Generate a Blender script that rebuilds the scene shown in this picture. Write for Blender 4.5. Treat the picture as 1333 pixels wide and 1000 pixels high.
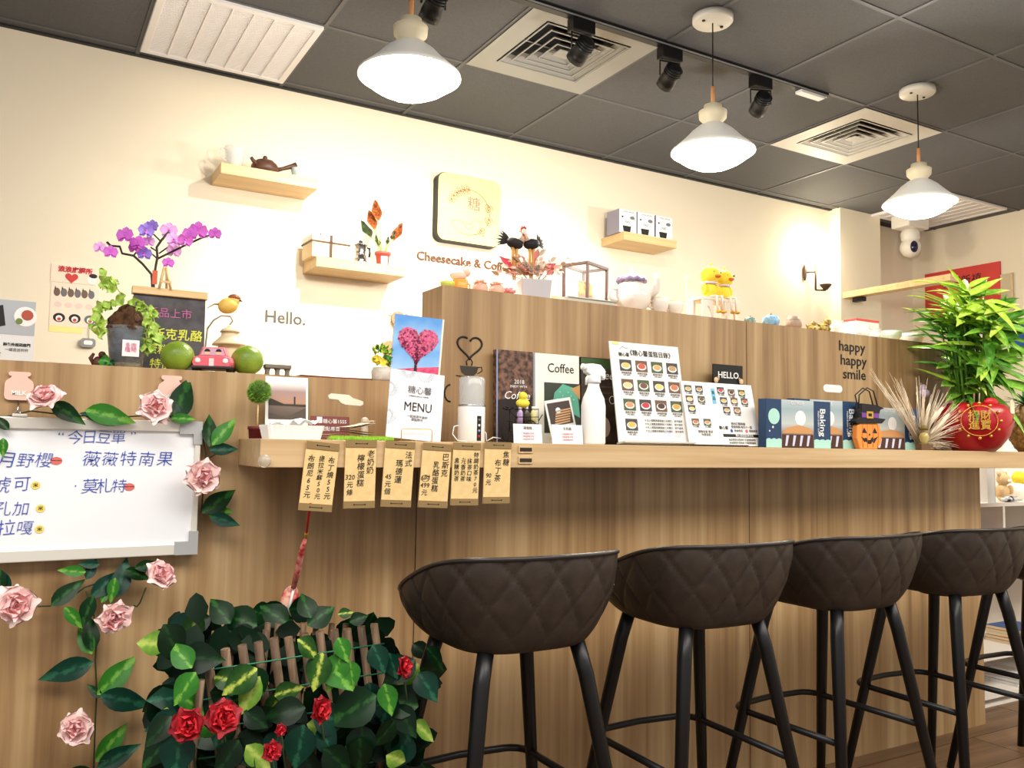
import bpy, math, random
from mathutils import Vector, Matrix, Quaternion
random.seed(7)
S = bpy.context.scene
COL = S.collection
for o in list(bpy.data.objects): bpy.data.objects.remove(o)

# ------------------------------------------------------------------ camera
FPX, YAW, PIT, ROL, CAMZ = 1112.5, .5257, .072, .0157, 1.0435
_cy, _sy = math.cos(YAW), math.sin(YAW)
FW = Vector((_sy*math.cos(PIT), _cy*math.cos(PIT), math.sin(PIT)))
_r = Vector((_cy, -_sy, 0)); _u = _r.cross(FW)
RT = _r*math.cos(ROL) + _u*math.sin(ROL); UP = _u*math.cos(ROL) - _r*math.sin(ROL)
CAM = Vector((0, 0, CAMZ))
cd = bpy.data.cameras.new('camera'); cam = bpy.data.objects.new('camera', cd); COL.objects.link(cam)
cd.sensor_fit = 'HORIZONTAL'; cd.sensor_width = 36; cd.lens = FPX/1333*36; cd.clip_start = .02
cam.matrix_world = Matrix(((RT.x, UP.x, -FW.x, CAM.x), (RT.y, UP.y, -FW.y, CAM.y), (RT.z, UP.z, -FW.z, CAM.z), (0, 0, 0, 1)))
S.camera = cam

# ------------------------------------------------------------------ light and exposure
w = bpy.data.worlds.new('world'); S.world = w; w.use_nodes = True
w.node_tree.nodes['Background'].inputs[0].default_value = (1, .97, .93, 1)
w.node_tree.nodes['Background'].inputs[1].default_value = .5
S.view_settings.view_transform = 'Standard'; S.view_settings.look = 'None'
S.view_settings.gamma = 1; S.view_settings.exposure = .58; S.view_settings.use_curve_mapping = False
PENDANT_W, SPOT_W, SCONCE_W = 23, 34, 6
for i_, (x_, y_) in enumerate(((-.6, .2), (1.6, -.2), (3.8, .2))):      # ceiling lights of the seating area behind the viewer
    L_ = bpy.data.lights.new('seating_area_light', 'AREA'); L_.shape = 'RECTANGLE'; L_.size = 2.0; L_.size_y = 1.2; L_.energy = 52; L_.color = (1, .95, .87)
    o_ = bpy.data.objects.new('seating_area_light', L_); COL.objects.link(o_); o_.location = (x_, y_, 2.62)

# ------------------------------------------------------------------ survey: photo pixel -> point on the plane y = Y of the room
def at(px, py, Y):
    d = FW + RT*((px-666.5)/FPX) - UP*((py-500)/FPX)
    return CAM + d*(Y/d.y)
def atz(px, py, Z):
    d = FW + RT*((px-666.5)/FPX) - UP*((py-500)/FPX)
    return CAM + d*((Z-CAMZ)/d.z)
def atx(px, py, X):
    d = FW + RT*((px-666.5)/FPX) - UP*((py-500)/FPX)
    return CAM + d*(X/d.x)
def mpp(px, py, Y): return (at(px, py, Y)-CAM).dot(FW)/FPX
D, WALL, ZC = 2.0, 3.818, 2.652           # counter front plane, back wall plane, ceiling height
ZLOW, ZHI, ZSH = 1.20, 1.458, 1.05        # low counter top, high counter top, bar shelf top
SHF = 1.80                                # bar shelf front edge

# ------------------------------------------------------------------ materials
def lin(c):
    return tuple(((v/255)/12.92 if v/255 <= .04045 else ((v/255+.055)/1.055)**2.4) for v in c)
MATS = {}
def mat(name, rgb=None, rough=.5, metal=0, emit=0, ecol=None, trans=0, alpha=1, spec=.5, noise=None, bump=None, coat=0, ior=1.45, sss=0):
    if name in MATS: return MATS[name]
    m = bpy.data.materials.new(name); m.use_nodes = True; nt = m.node_tree; b = nt.nodes['Principled BSDF']
    c = lin(rgb)+(1,)
    b.inputs['Base Color'].default_value = c; b.inputs['Roughness'].default_value = rough; b.inputs['Metallic'].default_value = metal
    b.inputs['Specular IOR Level'].default_value = spec; b.inputs['IOR'].default_value = ior
    b.inputs['Transmission Weight'].default_value = trans; b.inputs['Alpha'].default_value = alpha; b.inputs['Coat Weight'].default_value = coat
    if emit:
        b.inputs['Emission Color'].default_value = (lin(ecol)+(1,)) if ecol else c; b.inputs['Emission Strength'].default_value = emit
    if noise:  # (scale, second rgb, detail)
        t = nt.nodes.new('ShaderNodeTexCoord'); n = nt.nodes.new('ShaderNodeTexNoise'); n.inputs['Scale'].default_value = noise[0]; n.inputs['Detail'].default_value = noise[2] if len(noise) > 2 else 4
        r = nt.nodes.new('ShaderNodeValToRGB'); r.color_ramp.elements[0].position = .38; r.color_ramp.elements[1].position = .62
        r.color_ramp.elements[0].color = c; r.color_ramp.elements[1].color = lin(noise[1])+(1,)
        nt.links.new(t.outputs['Object'], n.inputs['Vector']); nt.links.new(n.outputs['Fac'], r.inputs['Fac']); nt.links.new(r.outputs['Color'], b.inputs['Base Color'])
    if bump:   # (scale, strength)
        t = nt.nodes.new('ShaderNodeTexCoord'); n = nt.nodes.new('ShaderNodeTexNoise'); n.inputs['Scale'].default_value = bump[0]; n.inputs['Detail'].default_value = 6
        q = nt.nodes.new('ShaderNodeBump'); q.inputs['Strength'].default_value = bump[1]; q.inputs['Distance'].default_value = .005
        nt.links.new(t.outputs['Object'], n.inputs['Vector']); nt.links.new(n.outputs['Fac'], q.inputs['Height']); nt.links.new(q.outputs['Normal'], b.inputs['Normal'])
    MATS[name] = m; return m
def wood(name, dark, mid, light, axis='z', scale=1.0, rough=.45):
    m = bpy.data.materials.new(name); m.use_nodes = True; nt = m.node_tree; b = nt.nodes['Principled BSDF']; L = nt.links.new
    b.inputs['Roughness'].default_value = rough
    t = nt.nodes.new('ShaderNodeTexCoord'); oi = nt.nodes.new('ShaderNodeObjectInfo')
    def mp(sx, sy, sz):
        q = nt.nodes.new('ShaderNodeMapping'); v = {'z': (sx, sy, sz), 'x': (sz, sy, sx), 'y': (sx, sz, sy)}[axis]
        q.inputs['Scale'].default_value = [a*scale for a in v]; L(t.outputs['Object'], q.inputs['Vector']); return q
    a = nt.nodes.new('ShaderNodeTexNoise'); a.inputs['Scale'].default_value = 1; a.inputs['Detail'].default_value = 5; a.inputs['Roughness'].default_value = .6; a.inputs['Distortion'].default_value = .6
    L(mp(9, 9, .55).outputs[0], a.inputs['Vector'])
    f = nt.nodes.new('ShaderNodeTexNoise'); f.inputs['Scale'].default_value = 1; f.inputs['Detail'].default_value = 3
    L(mp(70, 70, 1.6).outputs[0], f.inputs['Vector'])
    # growth-ring bands bent by large noise
    wv = nt.nodes.new('ShaderNodeTexWave'); wv.wave_type = 'BANDS'; wv.bands_direction = 'X' if axis != 'x' else 'Z'
    wv.inputs['Scale'].default_value = 1; wv.inputs['Distortion'].default_value = 7; wv.inputs['Detail'].default_value = 2; wv.inputs['Detail Scale'].default_value = .6
    L(mp(5, 5, .5).outputs[0], wv.inputs['Vector'])
    m1 = nt.nodes.new('ShaderNodeMath'); m1.operation = 'MULTIPLY_ADD'; m1.inputs[1].default_value = .5; L(f.outputs['Fac'], m1.inputs[0])
    m2 = nt.nodes.new('ShaderNodeMath'); m2.operation = 'MULTIPLY_ADD'; m2.inputs[1].default_value = .1; L(wv.outputs['Fac'], m2.inputs[0])
    m3 = nt.nodes.new('ShaderNodeMath'); m3.operation = 'MULTIPLY_ADD'; m3.inputs[1].default_value = .95; m3.inputs[2].default_value = -.27; L(a.outputs['Fac'], m3.inputs[0])
    L(m3.outputs[0], m2.inputs[2]); L(m2.outputs[0], m1.inputs[2])
    r = nt.nodes.new('ShaderNodeValToRGB'); e = r.color_ramp.elements; e[0].position = .24; e[1].position = .74
    e[0].color = lin(dark)+(1,); e[1].color = lin(light)+(1,); k = e.new(.5); k.color = lin(mid)+(1,)
    L(m1.outputs[0], r.inputs['Fac']); L(r.outputs['Color'], b.inputs['Base Color'])
    q = nt.nodes.new('ShaderNodeBump'); q.inputs['Strength'].default_value = .12; q.inputs['Distance'].default_value = .002; L(f.outputs['Fac'], q.inputs['Height']); L(q.outputs['Normal'], b.inputs['Normal'])
    MATS[name] = m; return m
PANEL = wood('panel_wood', (122, 90, 56), (164, 131, 90), (188, 159, 117), 'z', .8)
SHELFW = wood('shelf_wood', (170, 138, 98), (198, 166, 122), (214, 186, 144), 'x', 1.2)
FLOATW = wood('float_wood', (200, 164, 112), (218, 184, 132), (228, 198, 150), 'x', 1.6)
FLOORW = wood('floor_wood', (84, 62, 44), (118, 90, 64), (140, 112, 82), 'x', .9, .35)
PALEW = wood('pale_wood', (204, 168, 112), (222, 188, 134), (232, 204, 154), 'x', 3)
STICK = wood('stick_wood', (58, 42, 28), (100, 76, 54), (140, 114, 86), 'z', 3, .7)
WALLP = mat('wall_paint', (240, 228, 204), .7, bump=(90, .06))
CEILM = mat('ceiling_tile', (80, 80, 82), .75, noise=(240, (90, 90, 92), 6), bump=(260, .25))
CEILG = mat('ceiling_bar', (88, 88, 90), .5)
BLACK = mat('black', (16, 16, 17), .5)
BLACKM = mat('black_metal', (20, 20, 22), .38, .3)
WHITE = mat('white', (240, 240, 240), .5)
WHITEG = mat('white_gloss', (244, 243, 240), .18, coat=.3)
PAPER = mat('paper', (240, 239, 236), .7)
CREAM = mat('cream', (238, 224, 198), .6)
KRAFT = mat('kraft_tan', (226, 192, 132), .75, noise=(60, (232, 200, 142)))
KRAFTD = mat('kraft_band', (142, 116, 74), .75)
INK = mat('ink', (24, 22, 22), .6)
INKG = mat('ink_grey', (110, 108, 110), .6)
BLUEINK = mat('blue_ink', (38, 72, 178), .5)
GLASS = mat('clear_glass', (226, 230, 230), .03, alpha=.32, spec=.8)
CHROME = mat('chrome', (205, 205, 210), .18, 1)
ALU = mat('aluminium', (226, 222, 212), .35, .25)
GREYPL = mat('grey_plastic', (168, 170, 170), .45)
BROWNT = mat('brown_letter', (112, 62, 34), .5)
GOLD = mat('gold', (226, 180, 80), .3, .8)
SOIL = mat('soil', (52, 32, 18), .95, noise=(70, (96, 62, 36), 6), bump=(60, 1))
RED = mat('red', (196, 22, 34), .45)
DKRED = mat('dark_red', (108, 34, 36), .55)
LEAFM = [mat('leaf_deep', (22, 74, 34), .35, noise=(25, (40, 104, 44))), mat('leaf_mid', (56, 128, 44), .38, noise=(25, (92, 160, 56))), mat('leaf_blue', (14, 58, 44), .3, noise=(30, (24, 82, 58))), mat('leaf_variegated', (30, 84, 34), .35, noise=(45, (170, 190, 80)))]
def leafmat(name, edge, mid, rib, ribw=.05, rough=.33):   # colour runs from the midrib outwards, unit leaf
    m = bpy.data.materials.new(name); m.use_nodes = True; nt = m.node_tree; L = nt.links.new; b = nt.nodes['Principled BSDF']; b.inputs['Roughness'].default_value = rough; b.inputs['Specular IOR Level'].default_value = .16
    tc = nt.nodes.new('ShaderNodeTexCoord'); sp = nt.nodes.new('ShaderNodeSeparateXYZ'); ab = nt.nodes.new('ShaderNodeMath'); ab.operation = 'ABSOLUTE'; n = nt.nodes.new('ShaderNodeTexNoise'); n.inputs['Scale'].default_value = 6; n.inputs['Detail'].default_value = 3
    ad = nt.nodes.new('ShaderNodeMath'); ad.operation = 'MULTIPLY_ADD'; ad.inputs[1].default_value = .34; cr = nt.nodes.new('ShaderNodeValToRGB'); sb = nt.nodes.new('ShaderNodeMath'); sb.operation = 'SUBTRACT'; sb.inputs[1].default_value = .17; pass
    L(tc.outputs['Object'], sp.inputs[0]); L(sp.outputs['X'], ab.inputs[0]); L(tc.outputs['Object'], n.inputs['Vector']); L(n.outputs['Fac'], ad.inputs[0]); L(ab.outputs[0], ad.inputs[2]); L(ad.outputs[0], sb.inputs[0]); L(sb.outputs[0], cr.inputs[0]); L(cr.outputs[0], b.inputs['Base Color'])
    e = cr.color_ramp.elements; e[0].position = 0; e[0].color = lin(rib)+(1,); e[1].position = .4; e[1].color = lin(edge)+(1,); q = e.new(ribw); q.color = lin(mid)+(1,)
    MATS[name] = m; return m
IVYM = [leafmat('ivy_deep', (6, 34, 14), (10, 46, 18), (40, 84, 36)), leafmat('ivy_mid', (34, 92, 26), (48, 112, 34), (104, 156, 60)), leafmat('ivy_blue', (4, 38, 30), (8, 52, 38), (34, 84, 62)), leafmat('ivy_variegated', (10, 46, 16), (40, 78, 24), (170, 184, 80), .07), leafmat('ivy_dark', (3, 22, 9), (6, 32, 13), (20, 52, 22)), leafmat('ivy_lime', (70, 120, 40), (120, 160, 60), (180, 200, 100), .1)]
PINKP = [mat('petal_pink', (248, 178, 184), .6, noise=(3, (252, 208, 204))), mat('petal_pale', (252, 212, 210), .6, noise=(3, (254, 232, 226)))]
REDP = [mat('petal_red', (186, 16, 34), .6, noise=(60, (214, 34, 48))), mat('petal_darkred', (150, 8, 26), .6)]
VINE = mat('vine', (38, 58, 30), .6)

# ------------------------------------------------------------------ mesh builder
class MB:
    def __init__(s): s.v = []; s.f = []; s.m = []; s.s = []
    def add(s, vs, fs, mi=0, sm=False):
        b = len(s.v); s.v += [tuple(q) for q in vs]; s.f += [tuple(b+i for i in f) for f in fs]; s.m += [mi]*len(fs); s.s += [sm]*len(fs); return s
    def box(s, x0, x1, y0, y1, z0, z1, mi=0, M=None):
        vs = [Vector(q) for q in ((x0, y0, z0), (x1, y0, z0), (x1, y1, z0), (x0, y1, z0), (x0, y0, z1), (x1, y0, z1), (x1, y1, z1), (x0, y1, z1))]
        if M: vs = [M @ q for q in vs]
        return s.add(vs, [(0, 3, 2, 1), (4, 5, 6, 7), (0, 1, 5, 4), (1, 2, 6, 5), (2, 3, 7, 6), (3, 0, 4, 7)], mi)
    def lathe(s, prof, n=24, c=(0, 0, 0), mi=0, M=None, sx=1, sy=1, cap=True):
        vs = []
        for r, z in prof:
            for k in range(n):
                a = 2*math.pi*k/n; q = Vector((c[0]+sx*r*math.cos(a), c[1]+sy*r*math.sin(a), c[2]+z)); vs.append(M @ q if M else q)
        fs = [(i*n+k, i*n+(k+1) % n, (i+1)*n+(k+1) % n, (i+1)*n+k) for i in range(len(prof)-1) for k in range(n)]
        s.add(vs, fs, mi, True)
        if cap:
            b = len(s.v)-len(vs)
            for i, fl in ((0, True), (len(prof)-1, False)):
                if prof[i][0] > 1e-5:
                    ids = [b+i*n+k for k in range(n)]; s.f.append(tuple(ids[::-1] if fl else ids)); s.m.append(mi); s.s.append(False)
        return s
    def ell(s, c, r, n=16, m=10, mi=0, M=None):
        pr = [(math.sin(math.pi*i/m), -math.cos(math.pi*i/m)) for i in range(m+1)]
        vs = []
        for a, z in pr:
            for k in range(n):
                t = 2*math.pi*k/n; q = Vector((r[0]*a*math.cos(t), r[1]*a*math.sin(t), r[2]*z))
                if M: q = M @ q
                vs.append(q+Vector(c))
        fs = [(i*n+k, i*n+(k+1) % n, (i+1)*n+(k+1) % n, (i+1)*n+k) for i in range(m) for k in range(n)]
        return s.add(vs, fs, mi, True)
    def tube(s, pts, rad, n=8, mi=0, closed=False):
        pts = [Vector(p) for p in pts]; N = len(pts); rad = rad if isinstance(rad, (list, tuple)) else [rad]*N
        vs = []; up = None
        for i, p in enumerate(pts):
            if closed: t = pts[(i+1) % N]-pts[i-1]
            else: t = pts[min(i+1, N-1)]-pts[max(i-1, 0)]
            t = t.normalized() if t.length > 1e-9 else Vector((0, 0, 1))
            if up is None: up = t.orthogonal().normalized()
            up = up-t*up.dot(t); up = up.normalized() if up.length > 1e-6 else t.orthogonal().normalized()
            b = t.cross(up)
            for k in range(n):
                a = 2*math.pi*k/n; vs.append(p+(up*math.cos(a)+b*math.sin(a))*rad[i])
        R = range(N if closed else N-1)
        fs = [(i*n+k, i*n+(k+1) % n, ((i+1) % N)*n+(k+1) % n, ((i+1) % N)*n+k) for i in R for k in range(n)]
        s.add(vs, fs, mi, True)
        if not closed:
            b = len(s.v)-len(vs); s.f += [tuple(b+k for k in range(n))[::-1], tuple(b+(N-1)*n+k for k in range(n))]; s.m += [mi]*2; s.s += [False]*2
        return s
    def prism(s, poly, y0, y1, mi=0, M=None):          # polygon in x,z (counter-clockwise from the front) extruded along y
        n = len(poly); vs = [Vector((x, y0, z)) for x, z in poly]+[Vector((x, y1, z)) for x, z in poly]
        if M: vs = [M @ q for q in vs]
        return s.add(vs, [tuple(range(n)), tuple(range(2*n-1, n-1, -1))]+[(i, i+n, (i+1) % n+n, (i+1) % n) for i in range(n)], mi)
    def grid(s, fn, nu, nv, mi=0, sm=True, wrap=False):
        vs = [fn(i/nu, j/nv) for j in range(nv+1) for i in range(nu+(0 if wrap else 1))]; w_ = nu if wrap else nu+1
        fs = [(j*w_+i, j*w_+(i+1) % w_, (j+1)*w_+(i+1) % w_, (j+1)*w_+i) for j in range(nv) for i in range(nu)]
        return s.add(vs, fs, mi, sm)
    def mesh(s, name, mats):
        me = bpy.data.meshes.new(name); me.from_pydata(s.v, [], s.f); mats = mats if isinstance(mats, (list, tuple)) else [mats]
        for q in mats: me.materials.append(q)
        me.polygons.foreach_set('material_index', s.m); me.polygons.foreach_set('use_smooth', s.s); me.update(); return me
    def build(s, name, mats, parent=None, loc=None, rot=None, bevel=0, label=None):
        return link(name, s.mesh(name, mats), parent, loc, rot, bevel, label)
def link(name, me, parent=None, loc=None, rot=None, bevel=0, label=None, scale=None):
    o = bpy.data.objects.new(name, me); COL.objects.link(o); o.parent = parent
    if loc is not None: o.location = loc
    if rot is not None:
        if isinstance(rot, Quaternion): o.rotation_mode = 'QUATERNION'; o.rotation_quaternion = rot
        else: o.rotation_euler = rot
    if scale is not None: o.scale = (scale,)*3 if isinstance(scale, (int, float)) else scale
    if bevel:
        m = o.modifiers.new('bevel', 'BEVEL'); m.width = bevel; m.segments = 2; m.limit_method = 'ANGLE'; m.angle_limit = .7
    if label: o['label'] = label
    return o
def tag(o, label, cat, group=None):
    o['label'] = label; o['category'] = cat
    if group: o['group'] = group
    return o
def thing(name, label, cat, loc=(0, 0, 0), rz=0, group=None, rot=None):
    o = bpy.data.objects.new(name, None); COL.objects.link(o); o.empty_display_size = .02; o.location = loc; o.rotation_euler = rot if rot else (0, 0, rz)
    return tag(o, label, cat, group)
def struct(o): o['kind'] = 'structure'; return o
def dup(root, loc, rz, label, group=None):
    r = root.copy(); COL.objects.link(r); r.location = loc; r.rotation_euler = (0, 0, rz); r['label'] = label
    if group: r['group'] = group
    for ch in list(root.children):
        c = ch.copy(); COL.objects.link(c); c.parent = r
        for g in ch.children:
            d = g.copy(); COL.objects.link(d); d.parent = c
    return r
def bx(name, m, parent, x0, x1, y0, y1, z0, z1, bevel=0, **k): return MB().box(x0, x1, y0, y1, z0, z1).build(name, m, parent, bevel=bevel, **k)
def flat(parent, name, m, poly, y=-.0008, t=.0004, **k):  # a thin printed or stuck-on shape on a face that looks to -y
    return MB().prism(poly, y, y+t).build(name, m, parent, **k)
def rect(x0, x1, z0, z1): return [(x0, z0), (x1, z0), (x1, z1), (x0, z1)]
def disc(x, z, r, n=20, rz=None): return [(x+r*math.cos(2*math.pi*k/n), z+(rz or r)*math.sin(2*math.pi*k/n)) for k in range(n)]
def rrect(x0, x1, z0, z1, r, n=5):
    out = []
    for cx, cz, a in ((x1-r, z1-r, 0), (x0+r, z1-r, 90), (x0+r, z0+r, 180), (x1-r, z0+r, 270)):
        out += [(cx+r*math.cos(math.radians(a+90*k/n)), cz+r*math.sin(math.radians(a+90*k/n))) for k in range(n+1)]
    return out
def heart(x, z, s, n=28):
    out = []
    for k in range(n):
        t = 2*math.pi*k/n; out.append((x+s*16*math.sin(t)**3/17, z+s*(13*math.cos(t)-5*math.cos(2*t)-2*math.cos(3*t)-math.cos(4*t))/17))
    return out[::-1]
def arc(cx, cz, r, a0, a1, n=12, y=0, rz=None): return [(cx+r*math.cos(math.radians(a0+(a1-a0)*k/n)), y, cz+(rz or r)*math.sin(math.radians(a0+(a1-a0)*k/n))) for k in range(n+1)]
# lettering: collected here, turned into flat meshes in one go at the end
TEXTS = []
def text(parent, s, x, z, size, m, y=-.0012, align='CENTER', name='lettering', shear=0, spin=0, rz=0, sx=1, off=0, line=1.0, ext=.0003, top=False):
    TEXTS.append(dict(parent=parent, s=s, x=x, z=z, size=size, m=m, y=y, align=align, name=name, shear=shear, spin=spin, rz=rz, sx=sx, off=off, line=line, ext=ext, top=top))
def flush_text():
    dep = []
    for t in TEXTS:
        c = bpy.data.curves.new(t['name'], 'FONT'); c.body = t['s']; c.size = t['size']; c.align_x = t['align']; c.align_y = 'TOP' if t['top'] else 'CENTER'
        c.shear = t['shear']; c.offset = t['off']; c.space_line = t['line']; c.extrude = t['ext']; c.resolution_u = 2
        o = bpy.data.objects.new(t['name'], c); COL.objects.link(o); dep.append(o)
    bpy.context.view_layer.update(); dg = bpy.context.evaluated_depsgraph_get()
    for t, o in zip(TEXTS, dep):
        me = bpy.data.meshes.new_from_object(o.evaluated_get(dg)); me.materials.clear(); me.materials.append(t['m'])
        bpy.data.objects.remove(o)
        q = link(t['name'], me, t['parent'], (t['x'], t['y'], t['z']), (math.pi/2, t['spin'], t['rz'])); q.scale = (t['sx'], 1, 1)
    TEXTS.clear()
# leaves and petals (shared meshes)
def leaf_mesh(name, m, L=1, W=.45, fold=.18, droop=.25, n=6, tipp=1.0):
    def fn(u, v):
        wd = W*.5*math.sin(math.pi*min(1, max(0, v))**(.8))*(1-.25*v*tipp); x = (u-.5)*2*wd
        return (x, v*L, fold*abs(x)-droop*v*v*L+.02*math.sin(9*v)*abs(u-.5))
    return MB().grid(fn, 4, n).mesh(name, m)
def petal_mesh(name, m, w=1, h=1, cup=.35, curl=.2):
    def fn(u, v):
        a = (u-.5)*2; wd = w*.5*(.3+.7*min(1, v/.6)**.8)*(1 if v < .6 else max(0, 1-((v-.6)/.41)**3)**.5)
        return (a*wd, h*v-.10*h*a*a*v, cup*a*a*w*.6-curl*max(0, v-.45)**2*h*3+.03*h*math.sin(a*5+v*3)*v)
    return MB().grid(fn, 6, 7).mesh(name, m)
PET = {}
def rose(parent, loc, nrm, size, mats, key, seed=0):
    rnd = random.Random(seed)
    q = Vector(nrm).normalized().to_track_quat('Z', 'Y')
    if key not in PET:
        bud = MB()
        def fn(u, v):
            a = u*4*math.pi; r = .1+.14*u; return (r*math.cos(a)*(1-.25*v), r*math.sin(a)*(1-.25*v), v*.42-.05*u)
        bud.grid(fn, 26, 3); PET[key] = (bud.mesh('rose_bud', mats[0]), petal_mesh('petal', mats[0], .85, .6, .5, .3), petal_mesh('petal', mats[1], 1.15, .72, .35, .5))
    b, pi, po = PET[key]
    core = link('rose', b, parent, loc, q, scale=size)
    for n_, r0, e0, de, z, me, sc in ((4, .08, 1.3, .12, .0, pi, .8), (5, .12, 1.0, .2, -.04, pi, 1.05), (6, .12, .5, .4, -.1, po, 1)):
        for k in range(n_):
            a = (k+.5*(n_ % 2))*2*math.pi/n_+rnd.random()*.5
            link('petal', me, core, (r0*math.cos(a), r0*math.sin(a), z), Matrix.Rotation(a-math.pi/2, 3, 'Z').to_quaternion() @ Matrix.Rotation(e0+de*rnd.random(), 3, 'X').to_quaternion() @ Matrix.Rotation(rnd.uniform(-.2, .2), 3, 'Y').to_quaternion(), scale=sc*rnd.uniform(.85, 1.12))
    return core
def orient(n, d):
    n = Vector(n).normalized(); d = Vector(d); d = (d-n*d.dot(n)).normalized(); x = d.cross(n)
    return Matrix(((x.x, d.x, n.x), (x.y, d.y, n.y), (x.z, d.z, n.z))).to_quaternion()

# ================================================================== the room
struct(bx('wall_back', WALLP, None, -3, 4.66, WALL, WALL+.12, 0, ZC+.05))
struct(bx('wall_alcove', WALLP, None, 4.66, 5.8, 3.93, 4.05, 0, ZC+.05))
struct(bx('wall_pillar', WALLP, None, 4.66, 5.07, 3.735, 3.93, 0, ZC+.05))
struct(bx('wall_right', WALLP, None, 5.70, 5.82, -1.5, 3.93, 0, ZC+.05))
fl = struct(bx('floor', mat('floor_base', (60, 46, 34), .8), None, -3, 5.8, -4, 4.0, -.06, -.012))
pm = [MB().box(.001, 1.197, .001, .197, -.012, 0).mesh('floor_plank', FLOORW)]
for r_ in range(28):
    x = -3-(r_*.47 % 1.2)
    while x < 5.7:
        if x > -1.9 and x+1.2 < 5.9: link('floor_plank', pm[0], fl, (x, 3.93-.2*(r_+1), 0))
        x += 1.2
ce = struct(bx('ceiling', mat('ceiling_void', (40, 40, 42), .9), None, -3, 5.8, -1.6, 4.0, ZC+.02, ZC+.1))
TX0, TY0, TP = 1.565, 3.745, .6
tile = MB().box(.007, TP-.007, .007, TP-.007, ZC+.004, ZC+.02).mesh('ceiling_tile', CEILM)
strip = MB().box(.007, TP-.007, .007, WALL-TY0, ZC+.004, ZC+.02).mesh('ceiling_tile', CEILM)
for i in range(-6, 7):
    link('ceiling_tile', strip, ce, (TX0+TP*i, TY0, 0))
    for j in range(0, 8):
        if (i, j) in ((0, 1), (3, 1), (-2, 0)): continue
        link('ceiling_tile', tile, ce, (TX0+TP*i, TY0-TP*(j+1), 0))
for i in range(-6, 8): bx('grid_bar', CEILG, ce, TX0+TP*i-.008, TX0+TP*i+.008, -1.2, WALL, ZC, ZC+.006)
for j in range(0, 9): bx('grid_bar', CEILG, ce, -2.1, 5.7, TY0-TP*j-.008, TY0-TP*j+.008, ZC+.0005, ZC+.006)
bx('edge_angle', mat('edge_angle', (34, 34, 36), .6), ce, -3, 4.66, WALL-.022, WALL, ZC-.003, ZC+.004)

# square air diffusers in the ceiling
def diffuser(x, y, label, gm):
    t = thing('ceiling_diffuser', label, 'air vent', (x, y, ZC), group='square ceiling diffusers')
    def ring(a, b, z0, z1):
        m = MB(); q = [(-1, -1), (1, -1), (1, 1), (-1, 1)]
        vs = [(sx*a, sy*a, z0) for sx, sy in q]+[(sx*b, sy*b, z1) for sx, sy in q]
        return m.add(vs+[(v[0], v[1], v[2]+.0015) for v in vs], [(i, (i+1) % 4, (i+1) % 4+4, i+4) for i in range(4)]+[(i+8, i+12, (i+1) % 4+12, (i+1) % 4+8) for i in range(4)])
    ring(.293, .2, -.004, -.004).build('face_plate', gm, t)
    ring(.2, .2, -.004, .06).build('throat', gm, t)
    bx('duct', mat('duct', (70, 70, 74), .7), t, -.2, .2, -.2, .2, .075, .078)
    for k, a in enumerate((.195, .155, .115, .075)): ring(a, a-.052, -.006-.001*k, .03).build('louvre', gm, t); ring(a-.0015, a-.008, -.0075-.001*k, -.0075-.001*k).build('louvre_lip', gm, t)
    bx('core_plate', gm, t, -.032, .032, -.032, .032, -.006, -.003)
    for sx in (-1, 1): MB().tube([(sx*.2, 0, .01), (sx*.03, 0, .004)], .003, 6).build('spoke', gm, t)
diffuser(TX0+.3, TY0-.9, 'grey square ceiling diffuser behind the track spotlights near first pendant lamp', mat('diffuser_grey', (150, 149, 144), .45))
diffuser(TX0+2.1, TY0-.9, 'pale square ceiling diffuser beyond the end of the track rail', mat('diffuser_paint', (206, 202, 192), .45))
def grille(x, y, label):
    t = thing('ceiling_grille', label, 'air vent', (x, y, ZC), group='white ceiling return grilles')
    gm = mat('grille_white', (236, 232, 230), .5); b = MB()
    for q in ((-.295, .295, -.295, -.268), (-.295, .295, .268, .295), (-.295, -.268, -.268, .268), (.268, .295, -.268, .268)): b.box(*q, -.012, .004)
    b.build('frame', gm, t, bevel=.002)
    bx('backing', mat('grille_back', (186, 178, 176), .7), t, -.27, .27, -.27, .27, 0, .003)
    for k in range(1, 7): bx('divider', gm, t, -.268+k*.536/7-.003, -.268+k*.536/7+.003, -.268, .268, -.010, 0)
    s = MB()
    for k in range(44): s.box(-.268, .268, -.266+k*.0121, -.266+k*.0121+.006, -.007, -.001)
    s.build('slat_field', gm, t)['kind'] = 'stuff'
grille(TX0-.9, TY0-.3, 'white slatted ceiling grille at upper left above the wooden wall shelf')
grille(5.27, 3.44, 'white slatted ceiling grille by the security camera in far corner')

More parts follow.
